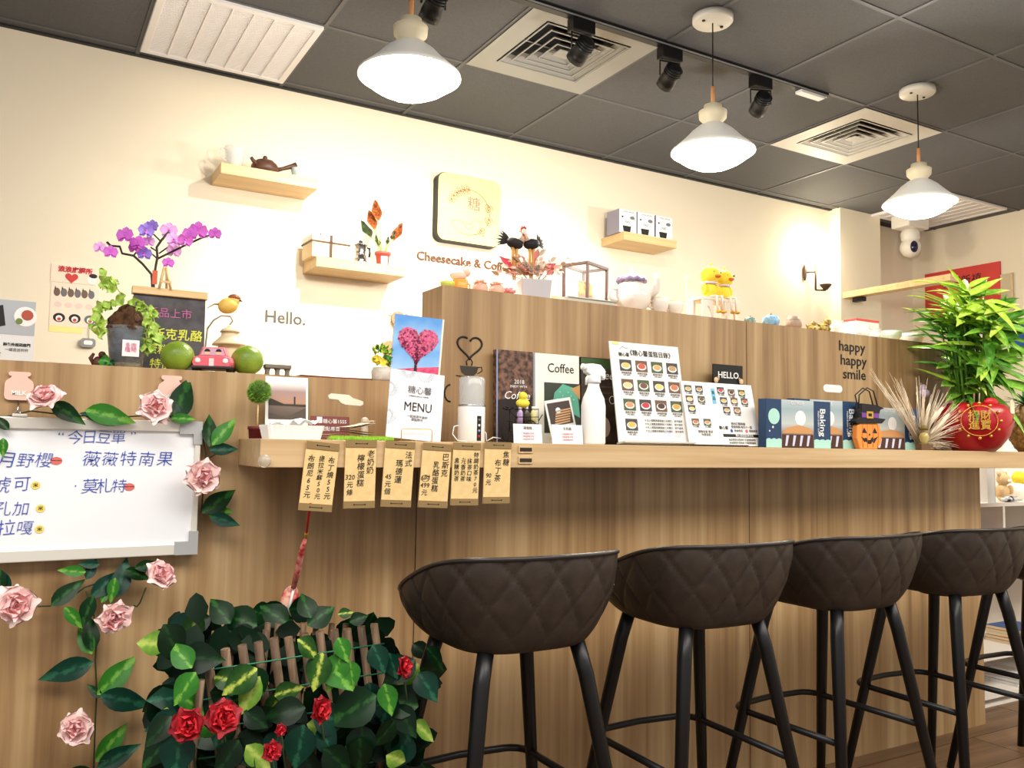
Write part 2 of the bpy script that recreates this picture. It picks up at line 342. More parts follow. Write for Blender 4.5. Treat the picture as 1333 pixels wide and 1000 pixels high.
# track rail and its spotlights
TRY = 2.552
tr = thing('track_rail', 'black ceiling track rail carrying the spotlights', 'track', (1.9, TRY, ZC))
bx('rail', mat('rail_black', (30, 30, 34), .35, .3), tr, -1.15, 1.2, -.017, .017, -.02, 0, bevel=.002)
bx('rail_edge', mat('rail_edge', (196, 196, 196), .35, .6), tr, -1.15, 1.2, -.0185, -.017, -.018, -.012)
bx('feed_box', WHITE, tr, 1.02, 1.17, -.018, .018, -.034, -.0205, bevel=.002)
def spot(px, py, aim, label, watt):
    p = at(px, py, TRY); t = thing('track_spotlight', label, 'spotlight', (p.x, TRY, ZC-.02), group='track spotlights')
    bx('adapter_box', BLACKM, t, -.05, .05, -.022, .022, -.05, 0, bevel=.003)
    a = Vector(aim)-Vector((p.x, TRY, ZC-.15)); az = math.atan2(-a.x, a.y)
    hz = -.115; y = MB(); R = Matrix.Rotation(az, 3, 'Z')
    y.tube([R @ Vector(q) for q in ((-.045, 0, hz), (-.045, 0, -.055), (.045, 0, -.055), (.045, 0, hz))], .004, 6); y.build('yoke', BLACKM, t)
    q = a.normalized().to_track_quat('Z', 'Y'); h = MB()
    h.lathe([(.02, -.05), (.03, -.047), (.032, -.02), (.034, -.018), (.034, -.01), (.032, -.008), (.036, .02), (.036, .046), (.03, .046), (.026, .03)], 20)
    for k in range(3): h.lathe([(.03, -.042+.01*k), (.036, -.041+.01*k), (.036, -.037+.01*k), (.03, -.036+.01*k)], 20)
    hd = h.build('head', BLACKM, t, (0, 0, hz), q)
    MB().lathe([(.0, .029), (.027, .029)], 20, cap=False).build('lens', mat('spot_lens', (255, 244, 214), .3, emit=18, ecol=(255, 240, 205)), hd)
    for e_, a0, bl in (((watt, 46, .5), (watt*.8, 104, .9)) if watt else ()):
        L = bpy.data.lights.new('spot_beam', 'SPOT'); L.energy = e_; L.spot_size = math.radians(a0); L.spot_blend = bl; L.color = (1, .93, .78); L.shadow_soft_size = .02
        o = bpy.data.objects.new('spot_beam', L); COL.objects.link(o); o.parent = t; o.location = (0, 0, hz); o.rotation_mode = 'QUATERNION'; o.rotation_quaternion = a.normalized().to_track_quat('-Z', 'Y'); o.location = Vector((0, 0, hz))+a.normalized()*.06
spot(565, -26, at(395, 425, WALL), 'black track spotlight cut off by the top edge above first pendant', SPOT_W*1.15)
spot(757, 25, at(545, 370, WALL), 'black track spotlight in front of the grey ceiling diffuser', SPOT_W*.75)
spot(872, 62, at(705, 385, WALL), 'black track spotlight between the diffuser and the middle pendant', SPOT_W*.6)
spot(990, 103, at(860, 400, WALL), 'black track spotlight nearest the end of the rail, right of middle pendant', SPOT_W*.12)

# pendant lamps
def pendant(x, y, label):
    t = thing('pendant_lamp', label, 'lamp', (x, y, ZC), group='white pendant lamps')
    c = MB().lathe([(.075, 0), (.075, -.02), (.07, -.026), (0, -.026)], 28).build('ceiling_canopy', mat('canopy_white', (214, 210, 200), .4), t)
    for sx in (-1, 1): MB().lathe([(.006, -.026), (.006, -.03), (0, -.03)], 8, c=(sx*.045, 0, 0)).build('screw', BLACK, c)
    MB().tube([(0, 0, -.026), (0, 0, -.315)], .0028, 6).build('cord', BLACK, t)
    MB().tube([(0, 0, -.27), (0, 0, -.345)], .0075, 10).build('cord_sleeve', mat('sleeve_wood', (214, 150, 96), .5), t)
    MB().lathe([(.0, -.34), (.032, -.34), (.034, -.355), (.052, -.365), (.05, -.39), (.036, -.405), (.036, -.42)], 28).build('cap', mat('cap_cream', (226, 214, 184), .5), t)
    sh = MB().lathe([(.034, -.412), (.05, -.42), (.078, -.442), (.108, -.474), (.137, -.5), (.153, -.514), (.154, -.52), (.149, -.52), (.132, -.504), (.103, -.478), (.072, -.448), (.03, -.425)], 40, cap=False)
    sh.build('lamp_shade', mat('shade_white', (240, 238, 232), .35), t)
    MB().lathe([(.0, -.582), (.03, -.58), (.07, -.57), (.105, -.553), (.13, -.535), (.145, -.518), (.143, -.512), (.0, -.508)], 40, cap=False).build('diffuser', mat('pendant_glow', (255, 250, 240), .4, emit=14, ecol=(255, 247, 232)), t)
    L = bpy.data.lights.new('pendant_light', 'POINT'); L.energy = PENDANT_W; L.shadow_soft_size = .05; L.color = (1, .95, .86)
    o = bpy.data.objects.new('pendant_light', L); COL.objects.link(o); o.parent = t; o.location = (0, 0, -.66)
pendant(.965, 2.30, 'white glowing pendant lamp nearest, upper left, cord leaving the frame')
pendant(2.175, 2.30, 'white glowing pendant lamp in the middle beside the track spotlights')
pendant(3.393, 2.30, 'white glowing pendant lamp farthest right, before the white corner grille')

# security camera in the corner
p = at(1197, 300, 3.55)
t = thing('security_camera', 'white dome security camera under the ceiling in far corner', 'camera', (p.x, 3.62, ZC))
MB().box(-.11, .11, -.07, .07, -.09, 0).build('mount', mat('cctv_white', (228, 222, 212), .45), t, bevel=.01)
MB().lathe([(.05, -.09), (.062, -.12), (.06, -.16), (.045, -.18)], 24).build('neck', mat('cctv_white'), t)
hd = MB().ell((0, 0, -.215), (.068, .068, .068), 24, 14).build('camera_head', mat('cctv_white'), t)
MB().ell((-.032, -.05, -.222), (.03, .022, .04), 16, 10).build('lens', mat('cctv_lens', (28, 26, 60), .1), hd)
MB().tube([(.05, .03, -.02), (.12, .0, -.05), (.16, .03, -.03), (.17, .06, 0)], .004, 6).build('cable', mat('cctv_white'), t)

# ================================================================== the bar counter
lc = thing('low_counter', 'low left section of the wood-panelled counter behind the whiteboard', 'counter', (0, D, 0))
hc = thing('high_counter', 'high right section of the wood-panelled counter behind the bar stools', 'counter', (0, D, 0))
G = .0015
def wp(par, name, x0, x1, z0, z1, y0=0, y1=.02): return bx(name, PANEL, par, x0+G, x1-G, y0, y1, z0, z1)
wp(lc, 'front_panel', -1.9, .887, 0, 1.182); wp(lc, 'top_board', -1.9, .942, 1.182, ZLOW, 0, .40); wp(lc, 'carcass', -1.9, .885, 0, 1.182, .0205, .38)
wp(hc, 'front_panel', .887, 2.045, 0, 1.02); wp(hc, 'front_panel', 2.045, 3.30, 0, 1.02)
wp(hc, 'front_panel', .944, 2.036, 1.02, ZHI-.0); wp(hc, 'front_panel', 2.036, 3.28, 1.02, ZHI)
wp(hc, 'front_panel', .887, .944, 1.02, 1.1815)
wp(hc, 'end_panel', .944, .962, ZLOW, ZHI, .0205, .125); wp(hc, 'carcass', .962, 3.28, 0, ZHI-.001, .0205, .125)
wp(hc, 'rear_ledge', 1.16, 3.27, 1.40, ZHI-.002, .1255, .42); wp(hc, 'end_panel', 3.28, 3.30, 0, ZHI, .0205, .40)
wp(hc, 'rear_support', 1.2, 3.2, 0, 1.399, .1255, .30)
# bar shelf
bs = thing('bar_shelf', 'thick wooden bar shelf running along the front of the counter', 'shelf', (0, SHF, 0))
bx('shelf_board', SHELFW, bs, .443, 3.62, 0, .1985, .99, ZSH, bevel=.0015)
p = at(682, 590, SHF)
for k in range(2):
    s_ = MB().prism(rrect(p.x-.017, p.x+.024, 1.0+.026*k, 1.018+.026*k, .002), -.0035, 0).build('power_socket', mat('socket_tan', (206, 176, 130), .5), bs)
    MB().prism(rect(p.x-.0135, p.x+.0205, 1.004+.026*k, 1.013+.026*k), -.0045, -.0036).build('socket_slot', mat('socket_dark', (46, 34, 24), .5), s_)
p = at(350, 606, SHF-.01)
k_ = tag(MB().ell((0, 0, 0), (.014, .012, .014), 16, 10).build('corner_bumper', mat('clear_bumper', (238, 226, 206), .15, trans=.6), None, (p.x-.01, SHF-.0125, 1.004)), 'clear round plastic corner bumper under the left end of bar shelf', 'bumper')

# ================================================================== bar stools
def stool():
    t = thing('bar_stool', '', 'stool', (0, 0, 0), group='quilted bar stools')
    LE = mat('stool_leather', (46, 38, 33), .45, noise=(30, (53, 44, 38)), bump=(400, .15), spec=.4)
    A, B, ZB = .207, .2, .642
    def plan(f):                       # rounded-square outline, f measured from the back
        sx, cx = math.sin(f), math.cos(f); k = (abs(sx)**3.2+abs(cx)**3.2)**(-1/3.2); return sx*k, -cx*k
    def hr(f):
        y = plan(f)[1]; k = max(0, min(1, (1-y)/2)); return .712+.12*(k*k*(3-2*k))**.65
    def shell(u, v):
        f = -math.pi+2*math.pi*u; rho = .68+.32*math.sin(v*math.pi/2)**.7; z = ZB+(hr(f)-ZB)*v
        w_ = (z-ZB); a = f*.205/.092; b_ = w_/.125+.25
        g = max(math.exp(-((((a+b_) % 1)-.5)/.04)**2), math.exp(-((((a-b_) % 1)-.5)/.04)**2))
        e = max(0, min(1, (2.6-abs(f))*2))*max(0, min(1, (1-v)*14))*max(0, min(1, v*4))
        pf = min(abs(((a+b_) % 1)-.5), abs(((a-b_) % 1)-.5))*2
        r = 1+e*(.012*pf-.022*g); px_, py_ = plan(f)
        return (A*rho*r*px_, B*rho*r*py_, z)
    m = MB(); m.grid(shell, 200, 30, wrap=True)
    m.grid(lambda u, v: (A*.68*v*plan(2*math.pi*u)[0], B*.68*v*plan(2*math.pi*u)[1], ZB-.014*(1-v*v)), 60, 4, wrap=True)
    m.build('bucket_shell', LE, t)
    def inner(u, v):
        f = -math.pi+2*math.pi*u; top = hr(f)
        if v < .5: k = v/.5; rho = 1-.14*k**.5-.06*k; z = top*(1-k**2)+.71*k**2+.004*math.sin(k*math.pi)
        else: k = (v-.5)/.5; rho = .80*(1-k); z = .71+.012*math.sin(k*math.pi/2)
        return (A*rho*plan(f)[0], B*rho*plan(f)[1], z)
    MB().grid(inner, 80, 16, wrap=True).build('seat_cushion', LE, t)
    MB().tube([(A*plan(f)[0], B*plan(f)[1], hr(f)) for f in [2*math.pi*k/72 for k in range(72)]], .0048, 6, closed=True).build('rim_piping', mat('piping', (40, 35, 33), .35), t)
    for sx in (-1, 1):
        for sy in (-1, 1):
            MB().tube([(sx*.105, sy*.105, .65), (sx*.122, sy*.118, .58), (sx*.215, sy*.205, 0)], [.0165, .0165, .0115], 14).build('leg', BLACKM, t)
    c = .158
    pts = [(-c, -c, .335), (-c, c-.03, .335)]+[(-c+.05-.05*math.cos(a), c+.0+.05*math.sin(a)*.9, .335) for a in (.3, .7, 1.1, 1.45)]
    pts += [(0, c+.055, .335)]+[(-x, y, z) for x, y, z in pts[::-1]]
    MB().tube(pts, .0085, 10).build('foot_ring', BLACKM, t)
    MB().lathe([(.0, .626), (.07, .626), (.075, .632), (.0, .632)], 24).build('seat_plate', BLACKM, t)
    return t
SX = [.915, 1.43, 1.915, 2.42, 2.96]; SR = [.02, -.03, .03, -.02, .02]
SLAB = ['quilted dark bar stool nearest the camera beside the ivy trellis', 'second quilted dark bar stool from the ivy trellis', 'quilted dark bar stool in the middle of the row of five', 'quilted dark bar stool second from the right edge', 'quilted dark bar stool at right edge, cut off by the frame']
st0 = stool(); st0.location = (SX[0], 1.585, 0); st0['label'] = SLAB[0]
for k in range(1, 5): dup(st0, (SX[k], 1.585, 0), SR[k], SLAB[k])

# ================================================================== back wall: floating shelves, sign, lettering
def float_shelf(pa, pb, label, depth=.205, th=.045):
    a, b = at(*pa, WALL-depth), at(*pb, WALL-depth); z = (a.z+b.z)/2
    t = thing('wall_shelf', label, 'shelf', ((a.x+b.x)/2, WALL, z-th), group='floating wall shelves'); w_ = (b.x-a.x)/2
    bx('shelf_board', FLOATW, t, -w_, w_, -depth, -.001, 0, th, bevel=.001)
    return t, z, a.x, b.x
s1, z1, s1a, s1b = float_shelf((288, 208), (414, 236), 'floating wooden wall shelf highest at left holding teapot and cups')
s2, z2, s2a, s2b = float_shelf((412, 335), (528, 346), 'floating wooden wall shelf holding a gift box, moka pot and red-leaved plant')
s3, z3, s3a, s3b = float_shelf((812, 300), (881, 314), 'floating wooden wall shelf holding three coffee boxes')
YS = WALL-.12
def X(px, py, Y): return at(px, py, Y).x
# shelf 1
t = thing('glass_mug', 'clear tall glass mug with handle on the highest wall shelf', 'mug', (X(306, 200, YS-.02), YS-.02, z1))
MB().lathe([(.0, .0), (.022, .0), (.026, .006), (.036, .03), (.042, .065), (.046, .092), (.044, .092), (.039, .065), (.033, .033), (.022, .01), (0, .008)], 24, cap=False).build('cup_body', GLASS, t)
MB().tube([(-.03, 0, .025), (-.05, 0, .04), (-.062, 0, .062), (-.058, 0, .08), (-.043, 0, .083)], .004, 8).build('handle', GLASS, t)
t = thing('side_handle_teapot', 'small brown clay teapot with a long side handle', 'teapot', (X(345, 210, YS), YS, z1), .25); t.scale = (1.15,)*3
BC = mat('brown_clay', (78, 48, 36), .45, noise=(40, (94, 60, 44)))
MB().lathe([(.03, 0), (.042, .006), (.05, .02), (.05, .035), (.043, .046), (.035, .05)], 28).build('pot_body', BC, t)
l_ = MB().lathe([(.036, .05), (.032, .056), (.012, .062), (0, .063)], 24).build('lid', BC, t)
MB().ell((0, 0, .069), (.009, .009, .009), 12, 8).build('lid_knob', BC, l_)
MB().tube([(.04, -.005, .03), (.07, -.012, .042), (.105, -.02, .058), (.118, -.022, .064)], [.009, .007, .010, .0125], 12).build('handle', BC, t)
MB().tube([(-.04, -.015, .03), (-.06, -.02, .042), (-.068, -.022, .05)], [.01, .007, .006], 10).build('spout', BC, t)
t = thing('teacup', 'pale blue ceramic teacup at the right end of highest wall shelf', 'cup', (X(391, 222, YS), YS, z1))
PB = mat('pale_blue_glaze', (206, 228, 226), .2)
MB().lathe([(.0, 0), (.02, 0), (.022, .006), (.034, .02), (.04, .045), (.042, .055), (.039, .055), (.036, .045), (.028, .018), (0, .012)], 28, cap=False).build('cup_body', PB, t)
MB().tube([(.036, 0, .04), (.052, 0, .042), (.056, 0, .03), (.046, 0, .018), (.03, 0, .016)], .0035, 8).build('handle', PB, t)
# shelf 2
xa = X(404, 338, YS-.03)
t = thing('gift_box', 'white gift box tied with dark brown ribbon on wall shelf', 'box', (xa+.075, YS-.005, z2), .05)
bx('box_body', mat('box_tan', (232, 206, 160), .6), t, -.085, .085, -.065, .065, 0, .075, bevel=.002)
bx('box_lid', mat('box_cream', (246, 240, 226), .6), t, -.087, .087, -.067, .067, .075, .1, bevel=.002)
RB = mat('ribbon_brown', (78, 46, 30), .5)
MB().box(-.006, .006, -.069, .069, -.0, .102).build('ribbon', RB, t); MB().box(-.089, .089, -.069, .069, .066, .072).build('ribbon', RB, t)
MB().prism([(-.03, .101), (0, .101), (-.026, .122)], -.004, .004).prism([(0, .101), (.03, .101), (.026, .118)], -.004, .004).build('bow', RB, t)
t = thing('moka_pot', 'small silver stovetop coffee pot with black lid', 'coffee pot', (X(469, 337, YS-.03), YS-.03, z2), .3)
MB().lathe([(.03, 0), (.031, .008), (.025, .038), (.0, .038)], 8).build('boiler', CHROME, t)
MB().lathe([(.0, .038), (.024, .038), (.022, .046), (.033, .086), (.0, .086)], 8).build('upper_chamber', CHROME, t)
l_ = MB().lathe([(.033, .086), (.02, .094), (0, .096)], 8).build('lid', CHROME, t); MB().lathe([(.008, .094), (.009, .104), (.005, .108), (0, .108)], 12).build('lid_knob', BLACK, l_)
MB().tube([(.03, 0, .08), (.05, 0, .08), (.053, 0, .06), (.05, 0, .04)], .005, 8).build('handle', BLACK, t)
def pot_plant():
    Y = YS-.03; b = Vector((X(498, 339, Y), Y, z2))
    t = thing('potted_plant', 'potted plant with coppery pointed leaves on the wall shelf', 'plant', b)
    p_ = MB().lathe([(.0, 0), (.026, 0), (.032, .055), (.037, .055), (.038, .066), (.034, .066), (.03, .05), (0, .05)], 28, cap=False).build('pot', mat('pot_rose', (206, 92, 84), .5), t)
    MB().grid(lambda u, v: ((.0283+.0055*v*.64)*math.sin(-.6+u*1.1), -(.0283+.0055*v*.64)*math.cos(-.6+u*1.1), .008+.036*v), 8, 1).build('pot_label', WHITE, p_)
    MB().lathe([(.031, .058), (0, .064)], 20, cap=False).build('soil', SOIL, t)
    cop = mat('leaf_copper', (104, 48, 24), .35, noise=(60, (176, 98, 50))); dg = mat('leaf_darkgreen', (36, 52, 34), .35, noise=(50, (66, 72, 40)))
    for px, py, L, m in ((489, 252, .13, cop), (481, 266, .12, cop), (472, 280, .11, dg), (524, 285, .12, cop), (514, 298, .06, dg), (490, 302, .07, dg), (506, 306, .05, dg)):
        tip = at(px, py, Y-.02*random.random())-b; s_ = tip.normalized(); base = tip-s_*L; root = Vector((base.x*.15, base.y*.3, .06))
        MB().tube([root, root.lerp(base, .5)+Vector((0, 0, .012)), base+s_*.01], [.0022, .002, .0015], 6).build('stem', mat('stem_pale', (150, 170, 90), .5), t)
        link('leaf', leaf_mesh('leaf', m, L, L*.42, .3, .08), t, base, orient((-.3, -.85, .35), s_))
pot_plant()
# shelf 3: three boxes
for k in range(3):
    x0 = X((806, 829.5, 853)[k], 300, YS-.06); wd = .117; hh = .13
    t = thing('coffee_box', ('first lilac-sided white coffee box, leftmost on wall shelf', 'middle lilac-sided white coffee box on wall shelf', 'last lilac-sided white coffee box, rightmost on wall shelf')[k], 'box', (x0+wd/2+.002*k, YS-.005, z3), 0, group='boxed coffee drippers')
    b_ = bx('carton', mat('carton_lilac', (150, 146, 164), .6), t, -wd/2, wd/2, -.055, .055, 0, hh, bevel=.001)
    flat(t, 'printed_front', PAPER, rect(-wd/2+.001, wd/2-.001, .001, hh-.001), -.0556)
    flat(t, 'printed_cup', INK, [(-.03, .008), (.016, .008), (.022, .04), (-.036, .04)], -.0562)
    flat(t, 'printed_scoop', INKG, disc(.03, .088, .017, 14, .01), -.0562); flat(t, 'printed_cone', INK, [(-.038, .08), (-.046, .092), (-.028, .092)], -.0562)
    text(t, 'COFFEE SERVER', 0, .117, .012, INKG, y=-.0562); text(t, 'K&Z', 0, .062, .018, INK, y=-.0562)
# wall sign
a, b = at(570, 224, WALL-.05), at(650, 321, WALL-.05); sw, sh = (b.x-a.x)/2, .172
t = thing('wall_sign', 'rounded square pale yellow shop sign with pink wreath, bird and character', 'sign', ((a.x+b.x)/2, WALL, (a.z+b.z)/2-.002))
MB().prism(rrect(-sw, sw, -sh, sh, .04, 8), -.05, 0).build('sign_body', BLACK, t)
MB().prism(rrect(-sw+.004, sw-.002, -sh+.004, sh-.003, .038, 8), -.054, -.0502).build('sign_face', mat('sign_yellow', (244, 234, 150), .4), t)
SP = mat('sign_pink', (200, 104, 104), .5); yf = -.0555
def line(parent, name, pts, r, m, y): return MB().tube([(x, y, z) for x, z in pts], r, 5).build(name, m, parent)
R_ = .115
line(t, 'wreath', [(R_*math.cos(math.radians(a_)), R_*math.sin(math.radians(a_))-.012) for a_ in range(-95, 126, 10)], .0016, SP, yf)
for k, a_ in enumerate((92, 104, 116, 128, 140, 152)):
    c, s_ = R_*math.cos(math.radians(a_)), R_*math.sin(math.radians(a_))-.012
    for d_ in (40, 100, 160):
        q = math.radians(a_+d_); L = .026; tip = (c+L*math.cos(q), s_+L*math.sin(q)); n = (-math.sin(q)*.007, math.cos(q)*.007); mid = ((c+tip[0])/2, (s_+tip[1])/2)
        line(t, 'printed_leaf', [(c, s_), (mid[0]+n[0], mid[1]+n[1]), tip, (mid[0]-n[0], mid[1]-n[1]), (c, s_)], .0018, SP, yf)
for a_, rt in ((18, -.3), (-16, -.2), (-52, .5)):
    c, s_ = R_*math.cos(math.radians(a_)), R_*math.sin(math.radians(a_))-.012
    h = heart(0, 0, .024); h = [(c+x*math.cos(rt)-z*math.sin(rt), s_+x*math.sin(rt)+z*math.cos(rt)) for x, z in h]; line(t, 'printed_heart', h+[h[0]], .0018, SP, yf)
    h = heart(0, 0, .012); h = [(c+x*math.cos(rt)-z*math.sin(rt), s_+x*math.sin(rt)+z*math.cos(rt)) for x, z in h]; line(t, 'printed_heart', h+[h[0]], .0018, SP, yf)
bird = [(-.1, -.07), (-.085, -.1), (-.05, -.122), (0, -.128), (.045, -.115), (.065, -.09), (.062, -.07), (.085, -.062), (.075, -.05), (.055, -.052), (.04, -.042), (.022, -.05), (.012, -.068), (-.02, -.072), (-.05, -.06), (-.075, -.065), (-.1, -.07)]
line(t, 'printed_bird', bird, .0014, mat('sign_tan', (206, 176, 96), .5), yf); line(t, 'printed_wing', [(-.03, -.085), (-.005, -.1), (.02, -.09), (.012, -.072)], .0012, mat('sign_tan'), yf)
text(t, '糖', .025, .03, .075, mat('sign_rose', (206, 108, 112), .5), y=yf)
# wall lettering
a, b = at(544, 337, WALL), at(664, 350, WALL)
t = thing('wall_lettering', 'brown shop lettering Cheesecake and Coffee on the cream wall', 'lettering', ((a.x+b.x)/2, WALL, (a.z+b.z)/2+.008))
text(t, 'Cheesecake & Coffee', 0, 0, .062, BROWNT, y=-.004, ext=.003, off=.0008)
a, b = at(343, 413, WALL), at(399, 416, WALL)
t = thing('wall_decal', 'grey word Hello on the brightly lit wall', 'decal', ((a.x+b.x)/2, WALL, (a.z+b.z)/2))
text(t, 'Hello.', 0, 0, .078, mat('hello_grey', (96, 88, 84), .6), y=-.0015, ext=.0008, off=.001)
# wire rack with coasters at the wall
p = at(512, 440, WALL)
t = thing('wall_rack', 'white wire rack on the wall holding round brown coasters', 'rack', (p.x, WALL, p.z))
for k in range(3): MB().tube([(-.06, -.02, -.12+.12*k), (.1, -.02, -.12+.12*k)], .003, 6).build('wire', mat('wire_white', (220, 216, 210), .4), t)
for k in range(2): MB().tube([(-.05+.13*k, -.02, -.15), (-.05+.13*k, -.02, .15)], .003, 6).build('wire', mat('wire_white'), t)
for x, z, r in ((.01, .09, .035), (-.03, -.05, .03), (.05, .095, .02)): MB().prism(disc(x, z, r), -.036, -.024).build('coaster', mat('coaster_brown', (182, 132, 100), .6), t)

# wall sconce
p = at(1052, 362, WALL)
t = thing('wall_sconce', 'lit candle-style iron wall sconce beside the pillar', 'lamp', (p.x, WALL, p.z))
IR = mat('iron', (96, 74, 60), .5, .5)
MB().ell((-.045, -.012, .03), (.014, .012, .055), 16, 10).build('backplate', IR, t)
MB().tube([(0, -.06, .085), (0, -.06, -.09)], .007, 8).build('upright', IR, t)
MB().tube([(-.04, -.01, .03), (0, -.06, .03)], .006, 8).build('bracket', IR, t); MB().tube([(0, -.06, -.088), (.06, -.09, -.088)], .006, 8).build('arm', IR, t)
MB().lathe([(.0, -.088), (.012, -.086), (.036, -.058), (.038, -.05), (.0, -.05)], 20, c=(.06, -.09, 0)).build('dish', IR, t)
MB().lathe([(.0, .085), (.02, .09), (.034, .13), (.03, .165), (.012, .19), (0, .195)], 20, c=(0, -.06, 0)).build('bulb', mat('sconce_glow', (255, 244, 220), .3, emit=22, ecol=(255, 240, 205)), t)
L = bpy.data.lights.new('sconce_light', 'POINT'); L.energy = SCONCE_W; L.shadow_soft_size = .04; L.color = (1, .9, .68)
o = bpy.data.objects.new('sconce_light', L); COL.objects.link(o); o.parent = t; o.location = (0, -.11, .14)
# shelf plank by the pillar, boxes on the alcove side
t = thing('wall_plank', 'pale wooden plank shelf jutting out beside the pillar', 'shelf', (4.72, 3.48, 2.045))
bx('plank', PALEW, t, -.05, .03, -.5, .252, 0, .04, bevel=.001); bx('under_light', BLACKM, t, -.02, .02, .12, .2, -.03, -.0005, bevel=.004)

# ================================================================== back of the low counter: papers on the wall
p = at(96, 375, WALL)
t = thing('animal_poster', 'pinkish poster of cartoon cats and dogs hanging on the wall', 'poster', (at(96, 395, WALL).x, WALL, at(96, 400, WALL).z))
k = mpp(96, 390, WALL)
bx('card', mat('poster_pink', (250, 226, 206), .7), t, -27*k, 29*k, -.002, 0, -26*k, 30*k); bx('card', mat('poster_pink'), t, -28*k, 24*k, -.003, 0, 31*k, 54*k)
bx('card', mat('poster_yellow', (250, 232, 150), .7), t, -27*k, 12*k, -.0015, 0, -34*k, -25*k)
text(t, '浪浪庇護所', 0, 48*k, 8*k, RED, y=-.0045, off=.001)
flat(t, 'printed_heart', mat('poster_red', (204, 60, 54), .6), heart(-4*k, 38*k, 8*k), -.0045)
for q in range(6): flat(t, 'printed_dog', (mat('ink_brown', (110, 90, 76), .6), INKG)[q % 2], disc((-20+8*q)*k, 18*k, 3.8*k, 12, 5.5*k), -.0028); flat(t, 'printed_ear', INK, [((-23+8*q)*k, 22*k), ((-21+8*q)*k, 22*k), ((-22+8*q)*k, 26*k)], -.0034)
for q in range(4): flat(t, 'printed_cat', mat('pale_pink', (236, 206, 196), .7), disc((-18+12*q)*k, 2*k, 4.5*k, 12, 3.5*k), -.0028)
for q in range(3):
    x = (-16+18*q)*k; flat(t, 'printed_cup', (INK, INK, INKG)[q], disc(x, -15*k, 7*k, 16, 6*k), -.0028); flat(t, 'printed_face', PAPER, disc(x, -16*k, 4*k, 12), -.0033); flat(t, 'printed_nose', mat('poster_red'), disc(x, -17*k, 2.2*k, 10), -.0038)
flat(t, 'printed_cat', INK, disc(21*k, 43*k, 5*k, 10, 3*k), -.0045); flat(t, 'printed_cat', PAPER, disc(20*k, 37*k, 6*k, 12, 5*k), -.0045)
p = at(115, 447, WALL)
t = thing('key_charm', 'small grey charm dangling on a string below the animal poster', 'charm', (p.x, WALL, p.z))
MB().prism(rrect(-.03, .025, -.018, .018, .012), -.02, -.004).build('tag', mat('charm_grey', (136, 140, 140), .4), t); MB().prism(rrect(-.018, .014, -.008, .009, .006), -.022, -.0201).build('label_plate', PAPER, t)
MB().tube([(.0, -.008, .016), (.0, -.006, .075)], .0015, 5).build('string', mat('string_grey', (190, 180, 170), .7), t)
a, b = at(-20, 389, WALL-.3), at(47, 471, WALL-.3)
t = thing('delivery_poster', 'blue-grey food delivery notice with green round logo at left edge', 'poster', (b.x, 2.37, ZLOW), 0)
Yp = 2.37; k = mpp(20, 430, Yp); b = at(47, 393, Yp); hgt = b.z-ZLOW; t.location = (b.x, Yp, ZLOW)
bx('board', mat('poster_grey', (226, 226, 226), .6), t, -.16, 0, 0, .004, 0, hgt)
flat(t, 'printed_photo', mat('poster_blue', (176, 180, 186), .6), rect(-.16, 0, hgt*.52, hgt-.001))
flat(t, 'printed_phone', INK, [(-45*k, hgt*.60), (-33*k, hgt*.64), (-37*k, hgt*.92), (-49*k, hgt*.88)], -.0014)
flat(t, 'printed_plate', PAPER, disc(-11*k, hgt*.78, 13*k, 20), -.0014); flat(t, 'printed_food', mat('food_tomato', (176, 80, 60), .6), disc(-9*k, hgt*.8, 7*k, 12), -.002); flat(t, 'printed_food', mat('food_green', (110, 130, 60), .6), disc(-18*k, hgt*.71, 4*k, 12), -.002)
GRN = mat('logo_green', (40, 150, 84), .5)
for x in (-44,): line(t, 'printed_ring', [(x*k+5*k*math.cos(q*.4), hgt*.36+6*k*math.sin(q*.4)) for q in range(17)], .0016, GRN, -.0016)
flat(t, 'printed_button', GRN, rrect(-50*k, -40*k, hgt*.12, hgt*.19, .002), -.0014)
text(t, '優食', -44*k, hgt*.24, 8*k, INK, y=-.0014); text(t, '點餐外送到店門', -19*k, hgt*.38, 4.4*k, INK, y=-.0014, off=.0003); text(t, '一鍵直送到府', -19*k, hgt*.31, 4.4*k, INKG, y=-.0014)

# ================================================================== things on the low counter
def low(px, Y): return Vector((X(px, 480, Y), Y, ZLOW))
# plastic cup with soil and trailing plant
Y = 2.10; k = mpp(163, 430, Y)
t = thing('plastic_cup_planter', 'clear plastic cup planter heaped with dark soil and trailing green vine', 'planter', low(164, Y))
c_ = MB().lathe([(.0, 0), (19*k, 0), (25.5*k, 55*k), (26.5*k, 56*k), (25.2*k, 56*k), (24.8*k, 54*k), (18.2*k, 1*k), (0, 1*k)], 32, cap=False).build('cup', mat('cup_plastic', (232, 236, 240), .06, trans=.85, ior=1.2), t)
flat(c_, 'sticker', PAPER, rect(-8*k, 12*k, 16*k, 37*k), -24*k, .0008); text(c_, '多肉\n植物', 2*k, 27*k, 7*k, mat('pink_pen', (214, 110, 150), .6), y=-24.6*k, line=.8)
MB().lathe([(0, 1.2*k), (17.6*k, 1.2*k), (18.4*k, 9*k), (0, 9*k)], 28).build('gravel', mat('gravel', (176, 150, 96), .9, noise=(120, (210, 190, 140))), t)
MB().lathe([(0, 9.2*k), (18.3*k, 9.2*k), (23.6*k, 52*k), (0, 52*k)], 28).build('water_roots', mat('cup_inner', (30, 46, 64), .25, noise=(60, (84, 112, 140))), t)
def heap(u, v):
    a_ = 2*math.pi*u; r = 25*k*(1-v)**.55*(1+.12*math.sin(5*a_+3)+.1*random.uniform(-1, 1)); return (r*math.cos(a_), r*math.sin(a_), 53*k+33*k*v**.8+random.uniform(-2, 2)*k)
